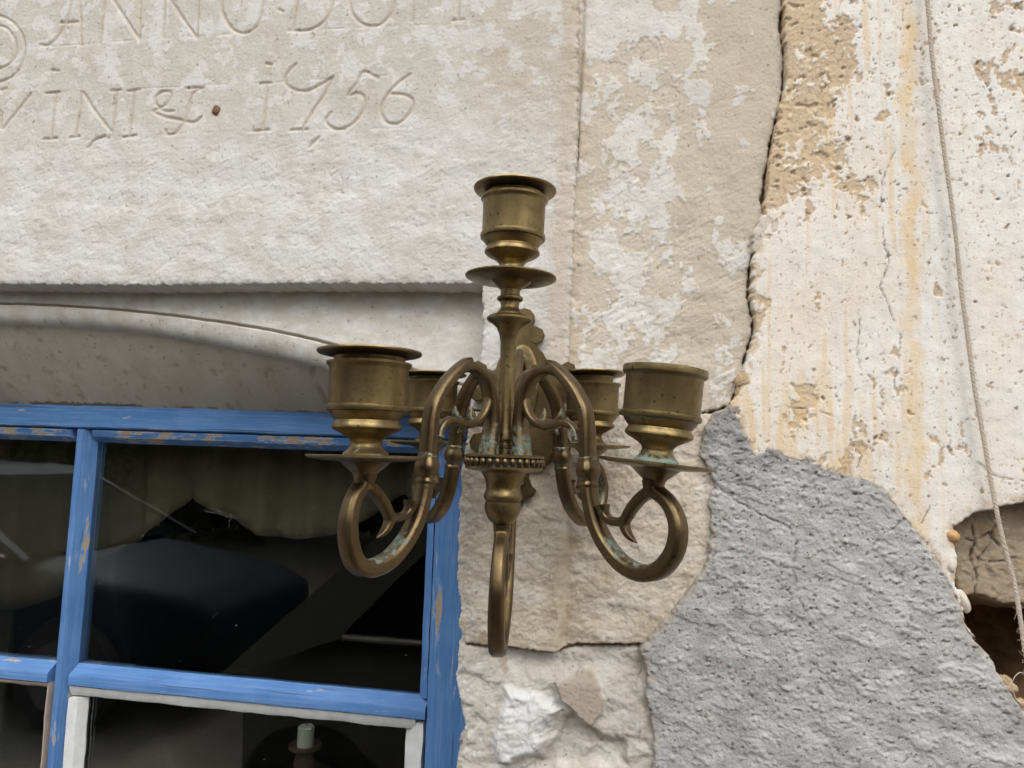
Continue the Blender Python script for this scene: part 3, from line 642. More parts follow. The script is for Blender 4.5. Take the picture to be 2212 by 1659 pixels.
# arch stone: fascia, groove, roll moulding and sloping soffit
YF = 0.026
def curve(pts, y):
    q = np.array([(at(u, v, y)[0], at(u, v, y)[2]) for u, v in pts]); return q
cg = curve([(-900, 790), (-500, 690), (-250, 658), (0, 654), (150, 660), (300, 671), (450, 690), (600, 713), (720, 741), (800, 768), (900, 800), (1045, 850)], YF)
cs = curve([(-900, 850), (-500, 735), (-250, 700), (0, 697), (200, 704), (350, 723), (500, 750), (620, 775), (740, 806), (850, 836), (1045, 875)], YF)
def arch_stone():
    xr = at(1046, 700, YF)[0]
    xs = np.concatenate([np.arange(-1.0, -0.62, 0.012), np.arange(-0.62, xr+0.004, 0.0013)])
    zg = np.interp(xs, cg[:, 0], cg[:, 1]); zs = np.minimum(np.interp(xs, cs[:, 0], cs[:, 1]), zg-0.006)
    k = 41; pad = np.pad(zg, (k, k), 'edge'); zg = np.convolve(pad, np.ones(2*k+1)/(2*k+1), 'valid'); pad = np.pad(zs, (k, k), 'edge'); zs = np.convolve(pad, np.ones(2*k+1)/(2*k+1), 'valid')
    zt = at(500, 575, YF)[2]
    rows = []; lab = []
    for t in np.linspace(0, 1, 90): rows.append((np.full(xs.shape, YF), zt+(zg+0.0015-zt)*t)); lab.append((0, t))
    for t in (0.3, 0.6, 1.0): rows.append((YF+0.004*math.sin(math.pi*t*0.6), zg+0.0015-0.003*t)); lab.append((1, t))
    for t in np.linspace(0.02, 1, 26):
        hgt = (zg-0.002)-zs
        rows.append((YF-0.003+0.014*(1-math.cos(t*math.pi/2)), zg-0.002-hgt*math.sin(t*math.pi/2)**1.15)); lab.append((2, t))
    y_l = rows[-1][0]; zb = ZS/1000-0.001
    for t in np.linspace(0.02, 1, 70): rows.append((y_l+(WY-0.0005-y_l)*t, zs+(zb-zs)*t - 0.004*np.sin(math.pi*t))); lab.append((3, t))
    nr = len(rows); X = np.tile(xs, (nr, 1)); Y = np.stack([np.broadcast_to(r[0], xs.shape) for r in rows]); Zz = np.stack([np.broadcast_to(r[1], xs.shape) for r in rows])
    S = np.arange(nr)[:, None]*1.0+0*X
    xm, zm = X*1000, Zz*1000+Y*1000*0.7
    n = 0.8*fbm(xm/40, zm/30, 160, 3)+0.45*fbm(xm/8, zm/8, 161, 4, 0.6)
    Y = Y - n/1000*0.9; Zz = Zz + 0.0006*fbm(xm/14, zm/9, 162, 3)
    seg = np.array([l[0] for l in lab])[:, None]+0*X; tt = np.array([l[1] for l in lab])[:, None]+0*X
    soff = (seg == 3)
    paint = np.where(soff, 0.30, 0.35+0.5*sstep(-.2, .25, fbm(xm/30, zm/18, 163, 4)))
    for u, v in ((240, 705),):
        pass
    patch = sstep(0.12, 0.16, fbm(xm/26, zm/14, 164, 4))*soff*0.4; paint = np.maximum(paint, patch)
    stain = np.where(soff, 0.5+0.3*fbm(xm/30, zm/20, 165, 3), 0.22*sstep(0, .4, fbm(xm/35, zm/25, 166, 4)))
    stain = np.maximum(stain, np.where(seg == 1, 0.55, 0))
    dirt_dark = np.where(soff, 0.05+0.4*sstep(0.2, 0.5, fbm(xm/14, zm/5, 167, 4)), 0.4*sstep(0.36, .6, fbm(xm/9, zm/6, 168, 4)))
    dirt_dark = np.maximum(dirt_dark, np.where((seg == 3) & (tt > 0.94), 0.75*sstep(0.0, .2, fbm(xm/30, zm*0+3, 169, 3)), 0))
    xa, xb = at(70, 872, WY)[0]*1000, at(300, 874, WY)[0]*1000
    dirt_dark = np.maximum(dirt_dark, np.where((seg == 3) & (tt > 0.93+0.03*fbm(xm/9, zm*0, 181, 2)), 0.95*sstep(xa-4, xa+4, xm)*sstep(xb+4, xb-4, xm), 0))  # dark gap over the frame head, painted on the soffit edge as a black strip
    dirt_dark = np.maximum(dirt_dark, np.where(seg == 1, 0.3, 0))
    nz, nx = X.shape; idx = np.arange(nx*nz).reshape(nz, nx)
    Fc = np.stack([idx[1:, :-1].ravel(), idx[1:, 1:].ravel(), idx[:-1, 1:].ravel(), idx[:-1, :-1].ravel()], 1)
    V = np.stack([X.ravel(), Y.ravel(), Zz.ravel()], 1); m4 = np.stack([np.clip(a, 0, 1).ravel()*np.ones(nx*nz) for a in (paint, stain, dirt_dark)]+[np.ones(nx*nz)], 1)
    link('arch_stone', mesh_from('arch_stone', V, Fc, {'msk': m4}), ARCH, WALL)
arch_stone()

# brown stone deep in the hole, with pebbles stuck in the broken edge
def brown_stone():
    P = wp([(2040, 1120), (2100, 1060), (2240, 1040), (2380, 1060), (2400, 1290), (2300, 1318), (2212, 1312), (2165, 1306), (2120, 1290), (2085, 1292), (2066, 1270), (2050, 1200)], 0.02)
    def hf(X, Z, sd):
        f, e = facets(X/26+fbm(X/12, Z/12, 170, 2)*0.5, Z/20+fbm(X/12, Z/12, 171, 2)*.5, 172); f2, e2 = facets(X/10, Z/8, 173)
        h = 2.6*f+0.9*f2+2.2*fbm(X/24, Z/20, 174, 6, .62)
        dc = np.full(X.shape, 99.0)
        for c in ([(2098, 1135), (2110, 1165), (2100, 1210), (2115, 1245), (2105, 1290)], [(2150, 1140), (2140, 1180), (2118, 1205), (2112, 1240)], [(2090, 1165), (2110, 1170), (2140, 1150), (2160, 1180)], [(2140, 1215), (2175, 1212), (2212, 1200)], [(2100, 1290), (2104, 1305)]):
            dc = np.minimum(dc, line_dist(X+2*fbm(X/8, Z/8, 175, 3), Z, wp(c, 0.02)))
        ck = np.exp(-(dc/0.7)**2)*sstep(-.45, .1, fbm(X/9, Z/9, 179, 3)); h -= 2.2*ck
        h += -60*sstep(3, -9, sd)
        return h, (0.3*sstep(0, .4, fbm(X/20, Z/20, 176, 3)), 0.45*sstep(0, .35, fbm(X/22, Z/22, 177, 4)), 0.9*ck+0.3*sstep(.3, .5, fbm(X/9, Z/9, 178, 4)))
    relief('brown_stone', P, hf, BROWN, WALL, margin=10, y0=0.022)
brown_stone()
def lump(name, u, v, rx, ry, rz, mat, tilt=0, y=-0.001, seed=0, parent=None, lab=None, rough=False):
    mb = MB(); mb.ball((0, 0, 0), (rx, ry, rz), 22, 16)
    q = np.array(mb.V); u_ = q/np.array((rx, ry, rz)); k = 0.30 if rough else 0.10
    d = 1+k*fbm(u_[:, 0]*1.1+u_[:, 1]*.7+seed*3.1, u_[:, 2]*1.1-u_[:, 1]*.6+seed, 7, 4, 0.65 if rough else 0.4)*1.6
    mb.V = [tuple(p) for p in q*d[:, None]]
    o = mb.build(name, mat, parent or WALL); o.location = at(u, v, y); o.rotation_euler = (0, tilt, 0)
    if lab: o['label'] = lab
    return o
PEB_W = plain('pale_pebble', (0.50, 0.44, 0.36), (0.58, 0.52, 0.44), 60, 0.7)
PEB_O = plain('ochre_pebble', (0.40, 0.22, 0.08), (0.50, 0.30, 0.13), 60, 0.6)
PEB_G = plain('grey_pebble', (0.25, 0.235, 0.21), (0.33, 0.31, 0.28), 60, 0.8)
MORT = plain('loose_mortar', (0.40, 0.28, 0.16), (0.50, 0.37, 0.24), 120, 0.95, bstr=0.8, bdist=0.002)
lump('pebble', 2056, 1158, .0058, .006, .0052, PEB_O, 0.3, 0.001, 1, lab='round ochre pebble in the broken edge of the hole')
lump('pebble', 2053, 1222, .0036, .005, .0066, PEB_W, 0.1, 0.001, 2)
lump('pebble', 2080, 1298, .0042, .005, .0098, PEB_W, -0.35, 0.003, 3)
for u, v, r in ((2120, 1435, .004), (2160, 1462, .0035), (2172, 1478, .004), (2195, 1512, .003)): lump('mortar_lump', u+10, v+6, r*1.5, r, r, MORT, 0.5, 0.006, int(u), rough=True)
lump('pebble', 1850, 20, .0035, .003, .0045, PEB_G, 0.2, 0.0015, 5); lump('pebble', 1860, 52, .0042, .003, .005, PEB_G, -.4, 0.0012, 6); lump('pebble', 1858, 58, .002, .002, .003, PEB_G, 0, -0.001, 7)
lump('mortar_lump', 1606, 822, .0068, .005, .0075, MORT, 0.4, 0.002, 8, rough=True); lump('mortar_lump', 1598, 845, .004, .004, .005, MORT, 0.1, 0.003, 9, rough=True)
lump('wood_plug', 467, 239, .0046, .0025, .0052, plain('brown_wood_plug', (0.13, 0.075, 0.04), (0.22, 0.14, 0.08), 300, 0.9, bstr=0.8), 0.2, 0.0015, 10, rough=True, lab='brown wooden plug between the carved word and the date')
cp = MB()
def cement_piece(X, Z, sd): return 2.0+1.0*fbm(X/8, Z/8, 180, 4)+edge_drop(sd, 20, 2.5), (0.6+0*X, 0.35+0*X, 0*X)
relief('mortar_fill', wp([(1625, 545), (1628, 500), (1645, 462), (1672, 470), (1692, 492), (1688, 512), (1668, 535), (1635, 548)]), cement_piece, JAMB, WALL, margin=5)

# ------------------------------------------------------------------ window
WIN = empty('casement_window', (0, 0, 0)); tag(WIN, 'blue painted wooden window with dark panes and white putty under the stone arch', 'window')
def member(name, x0, x1, z0, z1, prof, mat, vertical, parent=WIN):
    amp = 0.0014 if name == 'putty' else 0.0007
    """wooden bar; prof: across fraction (0-1) and depth (m) in front of WY, swept along its length with slight wander"""
    L = (z1-z0) if vertical else (x1-x0); n = max(2, int(L/0.006)); V = []; Fc = []; k = len(prof)
    sd = random.randint(0, 999)
    ts = np.linspace(0, 1, n+1)
    wob = fbm(ts*L*1000/60, ts*0+sd, sd, 3)*amp; wb2 = fbm(ts*L*1000/25, ts*0+sd+5.5, sd, 3)*amp
    for i, t in enumerate(ts):
        for (a, d) in prof:
            if vertical: V.append((x0+(x1-x0)*a+(wob[i] if a < .5 else wb2[i]), WY-d, z0+L*t))
            else: V.append((x0+L*t, WY-d, z1+(z0-z1)*a+(wob[i] if a < .5 else wb2[i])))
    for i in range(n):
        for j in range(k-1):
            f = (i*k+j, i*k+j+1, (i+1)*k+j+1, (i+1)*k+j); Fc.append(f if vertical else f)
        Fc.append((i*k+k-1, i*k, (i+1)*k, (i+1)*k+k-1))
    Fc.append(tuple(range(k))); Fc.append(tuple(n*k+j for j in range(k))[::-1])
    me = mesh_from(name, V, Fc)
    bm = bmesh.new(); bm.from_mesh(me); bmesh.ops.recalc_face_normals(bm, faces=bm.faces); bm.to_mesh(me); bm.free()
    return link(name, me, mat, parent, True, 30)
def wx(u, v): return at(u, v, WY)[0]
def wz(u, v): return at(u, v, WY)[2]
x_ml, x_mr = (wx(150, 957)+wx(116, 1420))/2-.002, (at(210, 957, WY+.013)[0]+at(172, 1420, WY+.013)[0])/2
x_sl = (wx(921, 1000)+wx(902, 1480))/2; x_sr = XJ/1000+0.03
z_ht, z_hm, z_hb = ZS/1000+0.012, wz(500, 935), wz(500, 966)
z_mt, z_mm, z_mb = at(516, 1464, WY+.013)[2], wz(500, 1493), wz(516, 1517)
GY = WY+0.014
frame_prof = [(0, -0.05), (0, 0.0), (0.04, 0.002), (0.96, 0.002), (1, 0.0), (1, -0.05)]
bead = [(0, -0.03), (0, -0.004), (0.15, -0.001), (0.6, -0.004), (1, -0.013), (1, -0.03)]
munt = [(0, -0.02), (0, -0.013), (0.30, -0.001), (0.42, 0.0005), (0.62, 0.0005), (0.72, -0.002), (1, -0.013), (1, -0.02)]
PW = x_sl-x_mr; PH = z_hb-z_mt
member('head_rail', XWL/1000, x_sr, z_hm, z_ht, frame_prof, BLUE_H, False)
member('stile', x_sl+0.011, x_sr, ZSILL/1000, z_hm-0.001, [(0, -0.05), (0, -0.002), (0.06, 0.001), (0.94, 0.002), (1, 0.0), (1, -0.05)], BLUE_V, True)
member('stile', XWL/1000, XWL/1000+0.05, ZSILL/1000, z_hm-0.001, frame_prof, BLUE_V, True)
cols = [(x_mr, x_sl)]
member('side_bead', x_sl, x_sl+0.010, z_mt+0.0, z_hm-0.001, [(0, -0.03), (0, -0.012), (0.5, -0.004), (1, -0.002), (1, -0.03)], BLUE_V, True)
xl2 = x_ml-PW; xl2m = xl2-(x_mr-x_ml)
rows_z = [(z_mt, z_hb), (z_mt-(z_mt-z_mb)-PH, z_mb)]
rows_z.append((rows_z[1][0]-(z_mt-z_mb)-PH, rows_z[1][0]-(z_mt-z_mb)))
member('glazing_bar', x_ml, x_mr, ZSILL/1000, z_hm-0.001, munt, BLUE_V, True)
member('glazing_bar', xl2m, xl2, ZSILL/1000, z_hm-0.001, munt, BLUE_V, True)
cx_all = [(XWL/1000+0.05, xl2m), (xl2, x_ml), (x_mr, x_sl)]
for ci, (a, b) in enumerate(cx_all):
    member('top_bead', a+0.0005, b-0.0005, z_hb, z_hm-0.0005, bead, BLUE_W, False)
    for ri, (z0, z1) in enumerate(rows_z):
        mb = MB(); mb.box(a-0.004, b+0.004, GY, GY+0.0025, z0-0.004, z1+0.004)
        mb.build('pane', GLASS, WIN, False)
        if ri < 2:
            bt, bb = (z0, z0-(z_mt-z_mb))
            xe = b-0.0005 if ci < 2 else b+0.010
            member('glazing_bar', a+0.0005, xe, bb, bt, [(0, -0.02), (0, -0.013), (0.42, 0.0), (0.52, 0.001), (0.95, 0.001), (1, -0.002), (1, -0.02)], BLUE_H, False)
        if ri == 1:
            pm = PUTTY if ci == 2 else PUTTY_B
            pt = 0.0138 if ci == 2 else 0.0075
            for nm, q in (('t', 0), ('l', 1), ('r', 2)):
                if q == 0: member('putty', a+0.0005, b-0.0005, z1-pt, z1-0.0004, [(0, -0.013), (0, -0.0015), (0.35, -0.0025), (0.8, -0.006), (1, -0.012), (1, -0.0135)], pm, False)
                if q == 1: member('putty', a+0.0004, a+pt*1.25, z0, z1-pt, [(0, -0.013), (0, -0.002), (0.6, -0.004), (1, -0.012), (1, -0.0135)], pm, True)
                if q == 2: member('putty', b-pt*0.9, b-0.0004+(0.008 if ci == 2 else 0), z0, z1-pt*0.3, [(0, -0.0135), (0, -0.012), (0.5, -0.004), (1, -0.002), (1, -0.013)], pm, True)
mb = MB(); mb.box(XWL/1000-0.02, XJ/1000+0.02, -0.02, WY+0.05, ZSILL/1000-0.05, ZSILL/1000-0.001); mb.build('sill', BLUE_H, WIN, False)

# dim room behind the panes
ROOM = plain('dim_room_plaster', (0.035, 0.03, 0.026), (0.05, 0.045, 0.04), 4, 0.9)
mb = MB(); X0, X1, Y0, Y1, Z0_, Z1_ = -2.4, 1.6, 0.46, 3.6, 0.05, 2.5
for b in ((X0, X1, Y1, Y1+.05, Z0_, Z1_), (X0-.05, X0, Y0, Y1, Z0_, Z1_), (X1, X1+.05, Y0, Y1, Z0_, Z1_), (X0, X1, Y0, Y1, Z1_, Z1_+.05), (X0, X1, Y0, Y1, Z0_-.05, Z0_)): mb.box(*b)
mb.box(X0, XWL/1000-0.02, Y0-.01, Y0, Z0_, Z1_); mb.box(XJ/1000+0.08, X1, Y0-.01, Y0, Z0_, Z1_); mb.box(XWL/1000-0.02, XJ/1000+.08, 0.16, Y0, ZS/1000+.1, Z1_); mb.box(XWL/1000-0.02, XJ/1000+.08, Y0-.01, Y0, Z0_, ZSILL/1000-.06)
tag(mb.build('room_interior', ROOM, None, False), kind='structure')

# scalloped valance behind the glass
CLOTH = plain('brown_beige_cloth', (0.18, 0.138, 0.092), (0.22, 0.172, 0.118), 30, 0.95, bstr=0.5)
YC = WY+0.075
hem = [(-700, 1120), (-560, 1250), (-420, 1330), (-280, 1290), (-180, 1150), (-60, 1300), (40, 1316), (130, 1288), (205, 1215), (300, 1165), (360, 1120), (410, 1074), (470, 1108), (560, 1155), (640, 1166), (720, 1155), (800, 1120), (868, 1066), (930, 1120), (1010, 1160), (1080, 1120)]
hq = np.array([(at(u, v, YC)[0], at(u, v, YC)[2]) for u, v in hem])
xs = np.linspace(-0.88, x_sr, 160); zt = z_hb+0.06; V = []; nr = 12
for i, x in enumerate(xs):
    zb = np.interp(x, hq[:, 0], hq[:, 1])
    for j in range(nr+1):
        t = j/nr; V.append((x, YC+0.006*math.sin(x*95)*(0.5+t*.6)+0.003*math.sin(x*210+1), zt+(zb-zt)*t))
Fc = [(i*(nr+1)+j, i*(nr+1)+j+1, (i+1)*(nr+1)+j+1, (i+1)*(nr+1)+j) for i in range(len(xs)-1) for j in range(nr)]
vo = link('curtain_valance', mesh_from('curtain_valance', V, Fc), CLOTH); sm = vo.modifiers.new('thickness', 'SOLIDIFY'); sm.thickness = 0.0012
tag(vo, 'brown scalloped curtain valance hanging behind the upper window panes', 'curtain')

# candle on a turned stand behind the lower pane
YK = WY+0.13; kb = at(660, 1600, YK); sc_ = 0.001
WAX = plain('white_wax', (0.76, 0.73, 0.67), (0.82, 0.79, 0.73), 40, 0.5)
kz = at(660, 1606, YK)[2]; kr = (at(681, 1590, YK)[0]-at(644, 1590, YK)[0])/2*.9; kt = at(660, 1567, YK)[2]
can = empty('candle', (kb[0], YK, kz)); tag(can, 'short white candle behind the lower window pane', 'candle')
o = lathe('wax_body', [(0.0005, kt-kz), (kr*.8, kt-kz), (kr, kt-kz-.002), (kr, -.012), (0.0005, -.012)], WAX, can, 24)
mb = MB(); mb.add(*tube([(0, 0, kt-kz-.001), (0.0006, 0, kt-kz+.004)], .0007, 6)); mb.build('wick', BRASS_D, can)
WOOD = plain('dark_turned_wood', (0.10, 0.055, 0.035), (0.15, 0.09, 0.06), 60, 0.45)
stn = empty('candle_stand', (kb[0], YK, ZSILL/1000)); tag(stn, 'dark turned candle stand holding the white candle inside the window', 'candlestick')
zz = kz-ZSILL/1000
lathe('drip_cup', [(kr+.001, zz-.002), (kr*1.9, zz), (kr*2.0, zz-.004), (kr*1.3, zz-.008), (kr*1.1, zz-.010), (kr*1.1, zz-.0125), (0.0005, zz-.0125)], WOOD, stn, 28)
lathe('stem', [(kr*1.05, zz-.0128), (kr*1.3, zz-.02), (kr*.8, zz-.045), (kr*1.2, zz-.06), (kr*.7, zz-.08), (kr*.7, .06), (kr*1.5, .04), (kr*1.5, .0305)], WOOD, stn, 28)
lathe('base', [(kr*1.6, .03), (kr*3.2, .02), (kr*3.4, .002), (kr*3.4, 0), (.0005, 0)], WOOD, stn, 28)

# ------------------------------------------------------------------ brass candelabra
PLX = at(1126, 800, 0)[0]                                     # back plate centre
HUB = np.array([0.0, STEM_Y, 1.6])
hz = at_plane(1090, 980, HUB, (0, 1, 0))[2]
ROOT = empty('wall_candelabra', (0, STEM_Y, hz)); tag(ROOT, 'aged brass five-cup wall candelabra with scrolled arms and verdigris fixed beside the window', 'candelabra')
def zv(v):                                                    # height on the stem axis of a print row
    x = 1113+(1090-1113)*(v-390)/(980-390); return at(x, v, STEM_Y)[2]-hz
zc = lambda y: zv(328.3+0.4688*y)
def rr(hw, dep=0.5): return hw*0.4688*dep/1600
# stem
SP = [(45, 612), (46, 640), (46, 664), (60, 670), (62, 678), (60, 684), (46, 692), (42, 712), (50, 730), (62, 742), (66, 752), (96, 757), (106, 766), (106, 775), (98, 784), (80, 792), (58, 812), (46, 840), (38, 880), (36, 1000), (36, 1120), (38, 1200), (41, 1250), (47, 1290), (51, 1318), (51, 1326), (44, 1332), (42, 1342), (47, 1348), (47, 1362), (42, 1368), (44, 1396)]
lathe('stem', [(rr(a), zc(b)) for a, b in SP], BRASS, ROOT, 48, [0.15 if 690 < b < 760 else (0.35 if b > 1270 else 0.02) for a, b in SP])
ztop = zc(1392)
hub = lathe('hub_plate', [(rr(20), ztop), (rr(150), ztop-.0002), (rr(172), ztop-.0004), (rr(184), ztop-.0012), (rr(184), ztop-.0022), (rr(170), ztop-.003), (rr(168), ztop-.0078), (rr(180), ztop-.0086), (rr(180), ztop-.0098), (rr(150), ztop-.0112), (rr(100), ztop-.0122)], BRASS, ROOT, 64, [.3, .3, .25, .2, .3, .55, .6, .35, .15, .1, .1])
bead_mb = MB(); bead_mb.ball((0, 0, 0), (.0022, .0023, .0031), 10, 7)
bead_me = None
for k in range(32):
    a = 2*math.pi*k/32
    if bead_me is None:
        o = bead_mb.build('bead', BRASS_D, hub); bead_me = o.data
    else:
        o = bpy.data.objects.new('bead', bead_me); COL.objects.link(o); o.parent = hub
    o.location = (rr(174)*math.cos(a), rr(174)*math.sin(a), ztop-.0054); o.rotation_euler = (0, 0, a)
HP = [(100, 1468), (104, 1476), (96, 1490), (84, 1515), (78, 1545), (80, 1560), (84, 1570), (88, 1582), (88, 1594), (82, 1604), (76, 1608), (82, 1614), (83, 1640), (78, 1662), (66, 1690), (48, 1708), (34, 1716), (2, 1718)]
lathe('hub_finial', [(rr(a), zc(b)) for a, b in HP], BRASS, ROOT, 48, [.1]*len(HP))

# arm, traced on the front right arm's own plane
AZ = {'FL': -116.5, 'FR': -39, 'BL': 130, 'BR': 66}
_az = math.radians(-39); _n = (-math.sin(_az), math.cos(_az), 0)
def onarm(u, v):
    p = at_plane(u, v, (0, STEM_Y, 0), _n); return (p[0]*math.cos(_az)+(p[1]-STEM_Y)*math.sin(_az), p[2]-hz)
A4 = lambda L: [onarm(864+.2917*x, 656.7+.2917*y) for x, y in L]
A3 = lambda L: [onarm(1036.8+.5106*x, 604.8+.5106*y) for x, y in L]
limb = A4([(1092, 430), (1130, 455), (1200, 520), (1270, 600), (1325, 690), (1368, 790), (1384, 900), (1388, 1010), (1390, 1120)]) + A3([(458, 790), (460, 860), (472, 950), (496, 1040), (540, 1125), (605, 1200), (685, 1238), (765, 1222), (822, 1150), (840, 1060), (824, 985), (792, 932), (756, 900), (737, 878), (734, 842)])
limb_s = [.45, .75, .85, .9, .92, .95, .97, 1, 1, 1, 1, 1.02, 1.05, 1.08, 1.1, 1.12, 1.12, 1.08, 1.02, .95, .92, .95, 1.1, 1.25]
bar = A4([(908, 1128), (898, 1000), (893, 880), (905, 760), (925, 670), (955, 590), (1010, 520), (1090, 482), (1160, 500), (1215, 545)])
bar_s = [1.25, 1.15, 1.05, 1, .95, .92, .9, .85, .75, .6]
scr = A4([(925, 690), (935, 760), (965, 830), (1015, 882), (1085, 908), (1150, 895), (1205, 878), (1260, 895), (1298, 945), (1312, 1010)])
leaf = A4([(1140, 897), (1168, 870), (1188, 830), (1198, 775)])
br1 = A3([(746, 880), (712, 898), (676, 926), (642, 968), (612, 1015), (580, 1022), (545, 1012), (525, 985), (518, 952)])
br2 = A3([(640, 975), (614, 1020), (618, 1055), (638, 1088), (664, 1110)])
RA, RB = 0.0041, 0.0053
cup_r, cup_z = onarm(1415-3, 1002)
def put(mbk, L, s, ra, rb, verd=None, power=2.6):
    mbk.add(*sweep_xz([(p[0], p[1], q) for p, q in zip(L, s)], ra, rb, verd=verd, power=power))
def make_arm(tight=1.0):
    sq = lambda L: [(cup_r+(r-cup_r)*tight if r > cup_r else r, z) for r, z in L]
    A = MB(); put(A, sq(limb), limb_s, RA, RB, lambda t, c: 0.55*max(0, c)*(0.55 < t < 0.9) + 0.35*(abs(t-.4) < .05), 2.4); arm = A.build('arm', BRASS_D, ROOT)
    S = MB(); put(S, bar, bar_s, RA*.95, RB, lambda t, c: .5*max(0, .35-t)/.35+.1); S.build('inner_bar', BRASS_D, arm)
    S = MB(); put(S, scr, [1, .95, .9, .85, .85, .9, .9, .85, .85, 1.0], .0027, .0034, lambda t, c: .5*max(0, t-.55)/.45); S.build('scroll', BRASS_D, arm)
    S = MB(); put(S, leaf, [1, 1, .8, .25], .0022, .0028, lambda t, c: .45); S.build('leaf_tip', BRASS_D, arm)
    S = MB(); put(S, br1, [1.25, 1.15, 1.1, 1.05, .95, .85, .85, .95, 1.3], .0028, .0036, lambda t, c: .3*(t > .6)); S.build('lower_scroll', BRASS_D, arm); S = MB(); put(S, br2, [1, 1, .9, .65, .15], .0026, .0034, lambda t, c: .4*max(0, t-.2)); S.build('tendril', BRASS_D, arm)
    c0 = limb[8]; c1 = limb[10]; ps = [(c0[0]+(c1[0]-c0[0])*t, c0[1]+(c1[1]-c0[1])*t) for t in (0, .1, .22, .4, .55, .72, .82, .92, 1.05, 1.2)]
    S = MB(); put(S, ps, [.95, 1.15, 1.2, 1.4, 1.47, 1.36, 1.15, 1.05, 1.2, 1.0], RA*.98, RB*.92, lambda t, c: .45*(t < .2 or .62 < t < .75)); S.build('collar', BRASS_D, arm)
    return arm
arm0 = make_arm(); armfl = make_arm(0.62)
def copy_children(o, r):
    for ch in list(o.children):
        c = ch.copy(); COL.objects.link(c); c.parent = r
arms = {}
# the fitting leans a little: each arm's cup height was surveyed on its own
SEEN = {'FL': (800, 989), 'FR': (1415, 1003), 'BL': (935, 958), 'BR': (1268, 963)}
LIFT = {k: math.atan2(at(*SEEN[k], STEM_Y+cup_r*math.sin(math.radians(az)))[2]-hz-cup_z, cup_r) for k, az in AZ.items()}
print('lift', {k: round(math.degrees(v), 2) for k, v in LIFT.items()}, {k: (round(at(*SEEN[k], STEM_Y+cup_r*math.sin(math.radians(az)))[0], 4), round(cup_r*math.cos(math.radians(az)), 4)) for k, az in AZ.items()})
for k, az in AZ.items():
    if k == 'FL': a = armfl
    elif k == 'FR': a = arm0
    else:
        a = arm0.copy(); COL.objects.link(a); copy_children(arm0, a)
    a.rotation_euler = (0, -LIFT[k], math.radians(az)); arms[k] = a

# candle cups with drip pans
mm = 0.001
PAN = [(11, 1.2), (20, .4), (28, .6), (30.6, 1.3), (31.5, 1.1), (31.5, .2), (30, -.6), (22, -1.6), (14.5, -2.2), (13.5, -2.4), (9.5, -6), (7, -8), (6.2, -9), (5.6, -12), (5.2, -16.5), (.4, -17)]
CUP = [(19.3, 30), (19.6, 47.6), (22.4, 51.0), (23.0, 51.2), (22.9, 49.9), (21.7, 48.9), (21.3, 47.5), (21.1, 28.2), (22.1, 27.7), (22.3, 26.2), (21.9, 24.9), (20.4, 24.5), (19.4, 22.6), (18.1, 21.0), (17.2, 19.9), (17.6, 18.8), (18.7, 17.2), (18.7, 15.8), (17.4, 14.6), (14.3, 13.1), (11.2, 11.5), (9.1, 9.8), (8.4, 8.3), (8.6, 6.6), (9.6, 4.8), (11.2, 3.2), (12.2, 2.2), (12.3, 1.0), (11, .9)]
CUPV = [0, 0, 0, 0, .1, .3, .2, .0, .3, .05, .05, .3, .1, .1, .15, .2, .05, 0, .05, .1, .1, .1, .12, .15, .2, .3, .35, .4, .4]
LINER = [(18.6, 26), (18.6, 51.2), (19.5, 54.0), (24.5, 55.3), (27.8, 56.0), (28.4, 56.8), (28.2, 57.6), (27.4, 57.6), (22, 56.9), (17.8, 55.5), (16.8, 52), (16.8, 24.5), (.4, 24.2), (.4, 26)]
def pm(P): return [(r*mm, z*mm) for r, z in P]
def cup(pos, tilt=(0, 0), liner=True, liner_tilt=0, lift=0, verd=1.0, seed=0, scale=(1, 1, 1)):
    e1 = lathe('drip_pan', pm(PAN), BRASS, ROOT, 64, [.3*verd, .12*verd, .02, 0, 0, 0, 0, 0, .1, .1, .1, .1, .1, .1, .1, .1]); e1.location = pos; e1.rotation_mode = 'ZYX'; e1.rotation_euler = (tilt[0], tilt[1], seed)
    c = lathe('candle_cup', pm(CUP), BRASS, ROOT, 64, [min(1, x*verd) if i > 8 else x*.6 for i, x in enumerate(CUPV)]); c.location = pos; c.rotation_mode = 'ZYX'; c.rotation_euler = (tilt[0], tilt[1], seed*2); c.scale = scale
    if liner:
        l = lathe('socket_liner', pm(LINER), BRASS, c, 64, [.1]*len(LINER)); l.rotation_euler = (liner_tilt, 0, 0); l.location = (0, 0, lift)
    else:
        l = lathe('rim_ring', pm([(19.7, 47), (20.2, 52.3), (22.6, 53.2), (23.2, 52.9), (23.4, 51.0), (23.3, 49.6), (22.3, 48.6), (21.4, 48.2)]), BRASS, c, 64, [.1]*6+[.5, .6])
    return c
for k, az in AZ.items():
    a = math.radians(az); b_ = LIFT[k]; r_ = cup_r*math.cos(b_)-cup_z*math.sin(b_); p = (r_*math.cos(a), r_*math.sin(a), cup_z*math.cos(b_)+cup_r*math.sin(b_))
    if k == 'FR': p = (p[0]+.0012, p[1], p[2]); cup(p, (0.0, 0.085), False, verd=2.2, seed=1.1)
    elif k == 'BR': cup(p, (0, 0.01), True, 0.06, .002, seed=2.0)
    elif k == 'FL': cup(p, (0, -0.012), True, seed=.3)
    else: cup(p, (0, 0.0), True, seed=2.7)
cup((0, 0, zc(583)), (0, 0.012), True, seed=.8, scale=(1.02, 1.02, 1.10))

